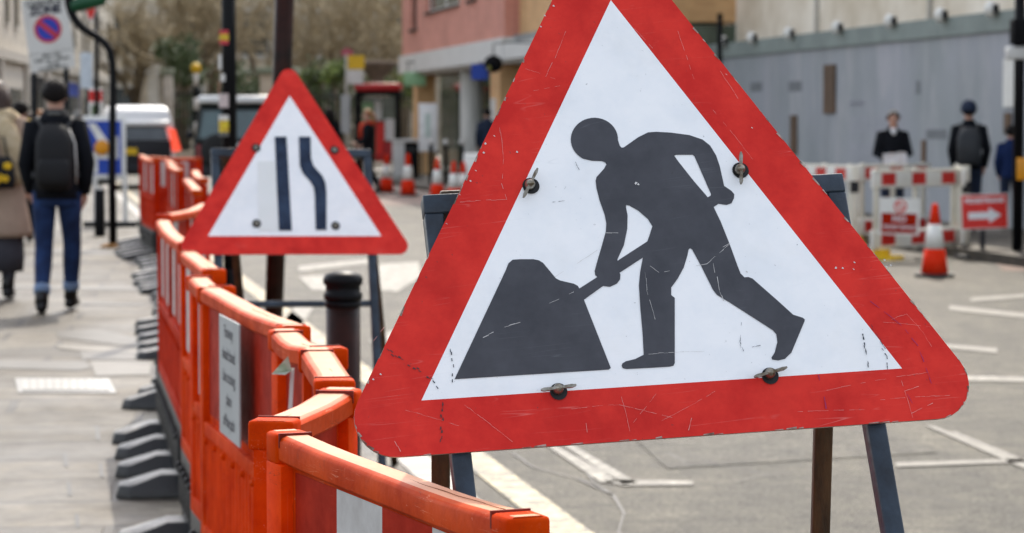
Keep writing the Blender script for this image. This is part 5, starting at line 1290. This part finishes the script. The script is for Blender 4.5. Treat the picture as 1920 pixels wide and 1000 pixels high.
for r_ in range(2):
    for i in range(7):
        a = uM + .8 + i * 2.2; w_ = MB().span((a, .002, 8.6 + r_ * 2.2), (a + 1.1, .03, 10.2 + r_ * 2.2)).build('window', M['white'], pbd); MB().span((a + .06, .03, 8.66 + r_ * 2.2), (a + 1.04, .035, 10.14 + r_ * 2.2)).build('pane', M['glass'], None).parent = w_
MB().span((0, -3.4, 3.50), (uM - .002, -.35, ztop)).build('buff_wall', M['orangebrick'], pbd)
MB().span((.2, -.34, 3.28), (uM, -.20, 3.49)).build('vent_grille', mat('striped_grey_grille', (.34, .35, .34), .6, 0, (.12, .12, .12), 8, .9, stretch=(6, 1, .1)), pbd)
MB().span((uM - .3, -.30, 2.92), (uE + .15, .10, 3.44)).build('fascia', M['fascia'], pbd)
MB().span((.1, -.30, 2.92), (uM - .31, .08, 3.27)).build('fascia', M['fascia'], pbd)
MB().span((0, -3.4, 0), (uE - .3, -1.1, 3.44)).build('ground_floor', M['glass_green'], pbd)
MB().span((0, -1.09, 2.85), (uE - .2, -.05, 2.91)).build('soffit', M['fascia'], pbd)
for px, w_ in ((849, .60), (899, .36), (1005, .5), (1060, .5)):
    u = bu(px); MB().lathe([(w_ * .55, 0), (w_ * .5, .12), (w_ * .5, 2.84)], 20, 0, Matrix.Translation((u, -.5, 0))).build('column', M['concrete'], pbd)
for px, w_ in ((774, .9), (922, 1.3)):
    u = bu(px); MB().span((u - w_ / 2, -.60, 0), (u + w_ / 2, -.08, 2.84)).build('brick_pier', M['orangebrick'], pbd)
u = bu(920); MB().span((u - .3, -.078, 1.45), (u + .3, -.05, 2.05)).build('wall_notice', M['signplate'], pbd)
for px0, px1, m_ in ((838, 812, 'glass_teal'), (868, 842, 'glass_green'), (905, 885, 'blackmatt'), (985, 962, 'glass_teal')):
    MB().span((bu(px0), -1.09, .3), (bu(px1), -1.06, 2.8)).build('shop_window', M[m_], pbd)
MB().span((-.1, -3.5, ztop), (uE + .1, .1, ztop + .3)).build('parapet', M['fascia'], pbd)
bs = thing('blue_shop_sign', 'blue hanging square shop sign under the pale fascia', 'sign', at(899, 135, 62.0)); bsl = Vector(bs.location)
MB().span((-.20, -.02, -.19), (.20, .02, .19)).build('panel', M['blue'], bs); MB().beam((0, 0, .19), (.3, .5, .5), .03, .03).build('bracket', M['blackmatt'], bs)
hl = thing('hanging_lantern', 'round black lantern hanging before the pale fascia', 'lamp', at(925, 120, 55)); 
MB().ball((0, 0, 0), .20, 0, None, 18, 12, (1, 1, .95)).build('globe', M['blackmatt'], hl); MB().tube([(0, 0, .18), (0, 0, .42), (.25, .1, .46), (.9, .35, .46)], .014, 8).build('bracket', M['blackmatt'], hl); MB().ball((-.09, -.17, -.10), .05).build('lens', mat('dull_yellow_lens', (.25, .24, .05), .4), hl)
pst = thing('poster_board', 'tall plain white poster board standing before the brick entrance', 'notice board', (X(803, 64), 64, PAV))
MB().span((-.24, -.03, .75), (.24, .03, 1.95)).build('panel', M['whitepaint'], pst, bevel=.02)
MB().span((-.08, -.036, 1.1), (.06, -.031, 1.7)).build('faint_print', mat('pale_green_print', (.55, .66, .6), .6), pst)
for dx in (-.18, .18): MB().span((dx - .02, -.02, 0), (dx + .02, .02, .75)).build('leg', M['iron'], pst)
gs = thing('green_shop_sign', 'pale green hanging sign left of the pink building', 'sign', at(778, 150, 73)); MB().span((-.32, -.03, -.18), (.32, .03, .22)).build('panel', M['palegreen'], gs, bevel=.03); MB().tube([(-.2, 0, .2), (-.2, 0, .5)], .015, 6).tube([(.2, 0, .2), (.2, 0, .5)], .015, 6).tube([(-.25, 0, .5), (.9, .3, .5)], .02, 6).build('hanger', M['iron'], gs)
bn = thing('litter_bin', 'black litter bin at the kerb beside the bus shelter', 'bin', (X(772, 66), 66, PAV)); MB().box((0, 0, .5), (.36, .36, .95)).build('body', M['blackmatt'], bn, bevel=.03); MB().box((0, 0, 1.02), (.40, .40, .07)).build('lid', M['signplate'], bn, bevel=.02); MB().box((0, -.182, .78), (.24, .006, .12)).build('slot', M['hole'], bn)
cab = thing('utility_cabinet', 'pale grey utility cabinet left of the black litter bin', 'cabinet', (X(752, 67), 67, PAV)); MB().box((0, 0, .5), (.45, .35, 1.0)).build('body', M['concrete'], cab, bevel=.02); MB().box((0, 0, 1.02), (.5, .4, .05)).build('lid', M['signplate'], cab); MB().box((.0, -.18, .5), (.36, .01, .8)).build('door', M['signplate'], cab)
for i, px in enumerate((808, 836, 866)):
    q = thing('slim_bollard', 'slim black bollard with white band, %s before the entrance' % ('left', 'middle', 'right')[i], 'bollard', (X(px, 61), 61, PAV), 0, 'slim bollards along the far kerb'); MB().tube([(0, 0, 0), (0, 0, .95)], .05, 10).build('post', M['blackmatt'], q); MB().lathe([(.055, .95), (.07, 1.0), (.05, 1.06), (.01, 1.08)], 12).build('cap', M['signplate'], q)
# bus shelter and bus stop
bsh = thing('bus_shelter', 'red roofed glazed bus shelter with posters', 'bus shelter', (X(706, 77), 77, PAV), 0)
MB().span((-.65, -.1, 2.42), (.72, 1.3, 2.66)).build('roof', M['redpaint'], bsh, bevel=.06)
MB().span((-.62, -.06, 2.30), (.70, 1.25, 2.42)).build('roof_edge', M['blackmatt'], bsh)
for x_ in (-.58, .62): 
    for y_ in (0, 1.1): MB().span((x_ - .06, y_ - .05, 0), (x_ + .06, y_ + .05, 2.3)).build('post', M['blackmatt'], bsh)
MB().span((-.5, 1.08, .3), (.55, 1.10, 2.28)).build('back_glass', M['glass_green'], bsh)
for x0, x1, z0, z1, m_ in ((-.12, .10, 1.55, 2.15, 'paper'), (-.08, .18, .3, 1.5, 'red'), (.2, .48, .95, 1.6, 'paper'), (.15, .45, .3, .9, 'redpaint'), (-.48, -.16, 1.5, 2.1, 'palegreen')): MB().span((x0, 1.05, z0), (x1, 1.07, z1)).build('poster', M[m_], bsh)
MB().span((-.45, .75, .45), (.5, 1.0, .5)).build('bench', M['redpaint'], bsh)
bst = thing('bus_stop', 'grey bus stop pole with yellow and white plates and pink roundel', 'bus stop', (X(650, 74), 74, PAV)); bz = Vector(bst.location)
MB().tube([(0, 0, 0), (0, 0, at(0, 102, 74).z - PAV)], .032, 10).build('pole', M['concrete'], bst)
Tb = facing(at(651, 99, 74) - bz)
MB().poly([circ(.13, 24), circ(.075, 24)], 0, Tb, .0).box((0, 0, .006), (.34, .07, .008), 0, Tb).build('roundel', mat('pink_red_enamel', (.55, .06, .14), .4), bst)
MB().span((.05, -.02, at(0, 130, 74).z - PAV), (.52, .02, at(0, 104, 74).z - PAV)).build('yellow_plate', M['yellow'], bst); MB().span((.04, -.02, at(0, 158, 74).z - PAV), (.48, .02, at(0, 131, 74).z - PAV)).build('white_plate', M['signplate'], bst)
MB().span((-.16, -.04, at(0, 250, 74).z - PAV), (.10, 0, at(0, 178, 74).z - PAV)).build('timetable', M['greyplate'], bst)
# belisha beacon
bc = thing('belisha_beacon', 'yellow globe beacon on a black and white striped pole', 'beacon', (X(368, 79), 79, PAV)); hz_ = at(0, 138, 79).z - PAV
for i in range(8):
    MB().tube([(0, 0, hz_ * i / 8), (0, 0, hz_ * (i + 1) / 8)], .075, 12).build('pole_band', M['white'] if i % 2 else M['blackmatt'], bc)
MB().ball((0, 0, hz_ + .16), .165, 0, None, 18, 12).build('globe', M['yellow'], bc)

# ------------------------------------------------------------------ background: left shops, stone terrace, park
ls = thing('stone_shop_building', 'pale stone shop building with dark shopfront at far left', 'building', (X(-60, 66), 66, PAV), 0)
lv0 = Vector(ls.location); A = Vector((X(-60, 66), 66, 0)); Bq = Vector((X(216, 124), 124, 0)); dd = (Bq - A); LL = dd.length; ls.rotation_euler = (0, 0, math.atan2(dd.y, dd.x))
MB().span((0, 0, 0), (LL, 10, 12)).build('wall', M['stonelight'], ls)
MB().span((-.1, -.15, 3.3), (LL + .1, 0, 3.6)).build('string_course', M['trim'], ls)
nsh = 8
for i in range(nsh):
    x0 = LL * i / nsh + 1.0; x1 = LL * (i + 1) / nsh - 1.0
    w_ = MB().span((x0, -.06, .3), (x1, .0, 3.0)).build('shopfront', M[('navyfront', 'trim', 'blackmatt', 'trim')[i % 4]] if ('navyfront' in M or i % 4) else M['blue'], ls)
    MB().span((x0 + .4, -.08, .7), (x1 - .4, -.061, 2.5)).build('pane', M['glass'], None).parent = w_
    for z_ in (4.3, 7.3):
        for q in range(2):
            xa = x0 + .6 + q * (x1 - x0) * .5; ww = MB().span((xa, -.05, z_), (xa + 1.1, 0, z_ + 1.9)).build('window', M['trim'], ls); MB().span((xa + .1, -.06, z_ + .1), (xa + 1.0, -.051, z_ + 1.8)).build('pane', M['glass'], None).parent = ww
    MB().span((LL * i / nsh - .25, -.14, 0), (LL * i / nsh + .25, -.001, 3.28)).build('pilaster', M['trim'], ls)
MB().span((-.3, -.4, 12), (LL + .3, 10.3, 12.4)).build('roof', M['roof'], ls)
tb = thing('stone_terrace', 'long weathered stone terrace behind the bare trees', 'building', (-29, 132, 0), 0)
TLn = 60
MB().span((0, 0, 0), (TLn, 10, 13)).build('wall', M['stone'], tb)
for i in range(17):
    x0 = 1.2 + i * 3.45
    for z_ in (1.0, 4.9, 8.6):
        w_ = MB().span((x0, -.10, z_), (x0 + 1.7, 0, z_ + 2.6)).build('window', M['trim'], tb); MB().span((x0 + .2, -.12, z_ + .2), (x0 + 1.5, -.101, z_ + 2.4)).build('pane', M['glass'], None).parent = w_
    if i % 2 == 0: MB().span((x0 + 2.2, -.3, 0), (x0 + 2.75, -.001, 12.6)).build('buttress', M['stonelight'], tb)
MB().span((-.2, -.35, 4.1), (TLn + .2, -.002, 4.4)).build('string_course', M['trim'], tb)
MB().span((-.4, -.5, 13), (TLn + .4, 10.4, 13.6)).build('roof', M['roof'], tb)
# flanking blocks so that the street stays enclosed from a step aside
eb = thing('end_stone_building', 'dark stone building closing the view behind the pink building', 'building', (.5, 88, 0), 0)
MB().span((0, 0, 0), (24, 12, 12)).build('wall', M['stone'], eb)
for i in range(6):
    for z_ in (1, 5, 8.6): w_ = MB().span((1 + i * 3.8, -.1, z_), (2.8 + i * 3.8, 0, z_ + 2.4)).build('window', M['trim'], eb); MB().span((1.15 + i * 3.8, -.12, z_ + .15), (2.65 + i * 3.8, -.101, z_ + 2.25)).build('pane', M['glass'], None).parent = w_
MB().span((-.3, -.3, 12), (24.3, 12.3, 12.4)).build('roof', M['roof'], eb)

def railing(label, x0, x1, y_, h, z0=PAV):
    t = thing('park_railing', label, 'railing', (x0, y_, z0)); L = x1 - x0
    MB().span((0, -.15, 0), (L, .15, .5)).build('plinth', M['stone'], t)
    br = MB(); n = int(L / .14)
    for i in range(n): br.box((.07 + i * .14, 0, .5 + (h - .5) / 2), (.035, .035, h - .5))
    br.build('bars', M['iron'], t)
    MB().span((0, -.03, h - .16), (L, .03, h - .10)).build('rail', M['iron'], t); MB().span((0, -.03, .62), (L, .03, .68)).build('rail', M['iron'], t)
    return t
railing('dark iron park railing left of the stone gate pier', X(322, 90), X(488, 90), 90, 2.6)
railing('dark iron park railing from the gate pier to the bus shelter', X(556, 90), X(800, 90), 90, 2.5)
def pier(px, Yf, w_, ztop_, label, m='stone'):
    t = thing('gate_pier', label, 'gate pier', (X(px, Yf), Yf, PAV)); MB().box((0, 0, ztop_ / 2), (w_, w_, ztop_)).build('shaft', M[m], t); MB().box((0, 0, ztop_ + .12), (w_ * 1.25, w_ * 1.25, .24)).build('cap', mat('mossy_cap_' + str(px), (.25, .28, .20), .8), t, bevel=.04); MB().box((0, 0, .15), (w_ * 1.15, w_ * 1.15, .3)).build('plinth', M['stonelight'], t); return t
pier(522, 89, 1.15, at(0, 140, 89).z - PAV, 'wide stone gate pier with mossy cap between the two posts')
pier(316, 86, .28, at(0, 142, 86).z - PAV, 'slim grey stone pier left of the yellow beacon', 'stonelight')
# stone urn above the shelter
un = thing('stone_urn', 'brown stone urn on a pedestal rising behind the bus shelter', 'urn', (X(708, 88), 88, PAV)); zu = at(0, 160, 88).z - PAV
MB().box((0, 0, zu / 2), (.75, .75, zu)).build('pedestal', M['stone'], un); MB().lathe([(.28, zu), (.2, zu + .1), (.3, zu + .3), (.62, zu + .62), (.72, zu + .75), (.66, zu + .82), (.3, zu + .84)], 20).build('bowl', mat('brown_urn_stone', (.16, .12, .09), .8, 0, (.1, .07, .05), 3), un)

def bush(label, c, rx, ry, rz_, n, m, seed, group='shrubs inside the park railing'):
    t = thing('shrub', label, 'shrub', (c[0], c[1], PAV), 0, group); rnd = random.Random(seed); lf = MB()
    lobes = [(Vector((rnd.uniform(-.6, .6) * rx, rnd.uniform(-.5, .5) * ry, c[2] + rnd.uniform(-.5, .6) * rz_)), rnd.uniform(.35, .65)) for _ in range(9)]
    for i in range(n):
        ce, k = rnd.choice(lobes); d = Vector((rnd.gauss(0, 1), rnd.gauss(0, 1), rnd.gauss(0, 1))).normalized() * (rnd.random() ** .4)
        p = ce + Vector((d.x * rx * k, d.y * ry * k, d.z * rz_ * k)); s = rnd.uniform(.05, .13); u = Vector((rnd.gauss(0, 1), rnd.gauss(0, 1), rnd.gauss(0, 1))).normalized(); w_ = u.orthogonal().normalized()
        lf.add([p - u * s, p + w_ * s * .5, p + u * s, p - w_ * s * .5], [(0, 1, 2, 3)], i % 2)
    lf.build('leaves', [M[m], M['leaf']], t)
    st_ = MB()
    for k in range(6): st_.tube([(rnd.uniform(-.2, .2), rnd.uniform(-.2, .2), 0), (rnd.uniform(-.5, .5) * rx, rnd.uniform(-.4, .4) * ry, c[2])], [.05, .02], 5)
    st_.build('stems', M['bark'], t); return t
for i, (px, py, Yf, rx, rz_, m_, lab) in enumerate(((322, 112, 94, 1.1, 1.1, 'leaf', 'dark evergreen shrub above the slim stone pier'), (345, 140, 96, .8, .7, 'leaf', 'dark low shrub behind the yellow beacon'),
        (402, 190, 92, 1.6, 1.6, 'leaf', 'dark shrub behind the railing above the off road car'), (470, 190, 93, 1.4, 1.4, 'leaf', 'dark shrub left of the wide gate pier'),
        (600, 190, 93, 1.5, 1.6, 'leaf', 'dark shrub right of the wide gate pier'), (640, 146, 92, .75, .7, 'leaf2', 'bright green shrub beside the bus stop plates'), (590, 148, 94, .6, .35, 'leaf2', 'yellow green low shrub right of the lamp post'),
        (680, 200, 94, 1.5, 1.5, 'leaf', 'dark shrub behind the bus shelter'), (752, 170, 92, .9, 1.1, 'leaf2', 'green shrub between shelter and pink building'), (560, 170, 95, 1.0, .8, 'leaf2', 'green shrub just right of the gate pier'))):
    p = at(px, py, Yf); bush(lab, (p.x, Yf, p.z), rx, .9, rz_, 900, m_, 50 + i)
def tree(label, x, y_, h, seed, spread=3.2):
    t = thing('bare_tree', label, 'tree', (x, y_, 0), 0, 'bare winter trees in the park'); rnd = random.Random(seed)
    tk = MB(); tw = MB()
    def grow(p, d, L, r, lvl):
        q = p + d * L
        midp = (p + q) / 2 + Vector((rnd.uniform(-.08, .08), rnd.uniform(-.08, .08), 0)) * L
        (tk if lvl < 2 else tw).tube([p, midp, q], [r, r * .85, r * .68], 6 if lvl < 2 else 3, cap=False)
        if lvl >= 5: return
        n = (5, 4, 4, 3, 2)[lvl]
        for i in range(n):
            a = rnd.uniform(0, 2 * PI); tilt = rnd.uniform(.3, .85)
            o_ = d.orthogonal().normalized(); o_.rotate(Matrix.Rotation(a, 3, d)); nd = (d * math.cos(tilt) + o_ * math.sin(tilt)); nd.z += .12 if lvl < 3 else -.05; nd.normalize()
            s_ = p.lerp(q, rnd.uniform(.45, 1.0))
            grow(s_, nd, L * rnd.uniform(.55, .80), r * (.55 if lvl < 2 else .62), lvl + 1)
    grow(Vector((0, 0, 0)), Vector((rnd.uniform(-.06, .06), 0, 1)).normalized(), h * .34, .22, 0)
    tk.build('trunk', M['bark'], t); tw.build('crown', M['twig'], t); return t
TREES = [(258, 106, 'leftmost bare tree beside the stone shop corner'), (348, 100, 'bare tree behind the yellow beacon'), (402, 112, 'bare tree just left of the sticker post'),
         (478, 104, 'bare tree over the wide gate pier'), (590, 110, 'bare tree right of the plain lamp post'), (640, 100, 'bare tree above the bus stop roundel'), (700, 106, 'bare tree over the stone urn'), (758, 112, 'bare tree touching the corner of the pink building')]
for i, (px, Yt, lab) in enumerate(TREES): tree(lab, X(px, Yt), Yt, 9 + (i * 37 % 5) * .6, 100 + i)

# ------------------------------------------------------------------ light, sky, camera
EL, AZ = R(47), R(6)
w = bpy.data.worlds.new('World'); S.world = w; w.use_nodes = True
nt = w.node_tree; bg = nt.nodes['Background']; sky = nt.nodes.new('ShaderNodeTexSky'); sky.sky_type = 'NISHITA'; sky.sun_disc = False
sky.sun_elevation = EL; sky.sun_rotation = AZ; sky.air_density = 1.0; sky.dust_density = 2.5; sky.ozone_density = 1.0
hs = nt.nodes.new('ShaderNodeHueSaturation'); hs.inputs['Saturation'].default_value = .42; nt.links.new(sky.outputs[0], hs.inputs['Color'])   # thin bright cloud
nt.links.new(hs.outputs[0], bg.inputs['Color']); bg.inputs['Strength'].default_value = .37
sd = bpy.data.lights.new('sun', 'SUN'); sd.energy = 3.9; sd.angle = R(.6); sd.color = (1, .91, .77)
so = bpy.data.objects.new('sun', sd); COL.objects.link(so)
dirv = Vector((math.sin(AZ) * math.cos(EL), math.cos(AZ) * math.cos(EL), math.sin(EL)))
so.rotation_euler = dirv.to_track_quat('Z', 'Y').to_euler(); so.location = (0, 0, 30)

cam = bpy.data.cameras.new('camera'); co = bpy.data.objects.new('camera', cam); COL.objects.link(co)
co.location = (0, 0, EYE); co.rotation_euler = (PI / 2 - PITCH, 0, 0)
cam.sensor_width = 36; cam.sensor_fit = 'HORIZONTAL'; cam.lens = 36 * F / 1920; cam.clip_end = 1500; cam.clip_start = .05
cam.dof.use_dof = True; cam.dof.focus_distance = 3.45; cam.dof.aperture_fstop = 9.5; cam.dof.aperture_blades = 9
S.camera = co
S.view_settings.view_transform = 'Standard'; S.view_settings.look = 'None'; S.view_settings.exposure = 0; S.view_settings.gamma = 1
S.cycles.use_denoising = True
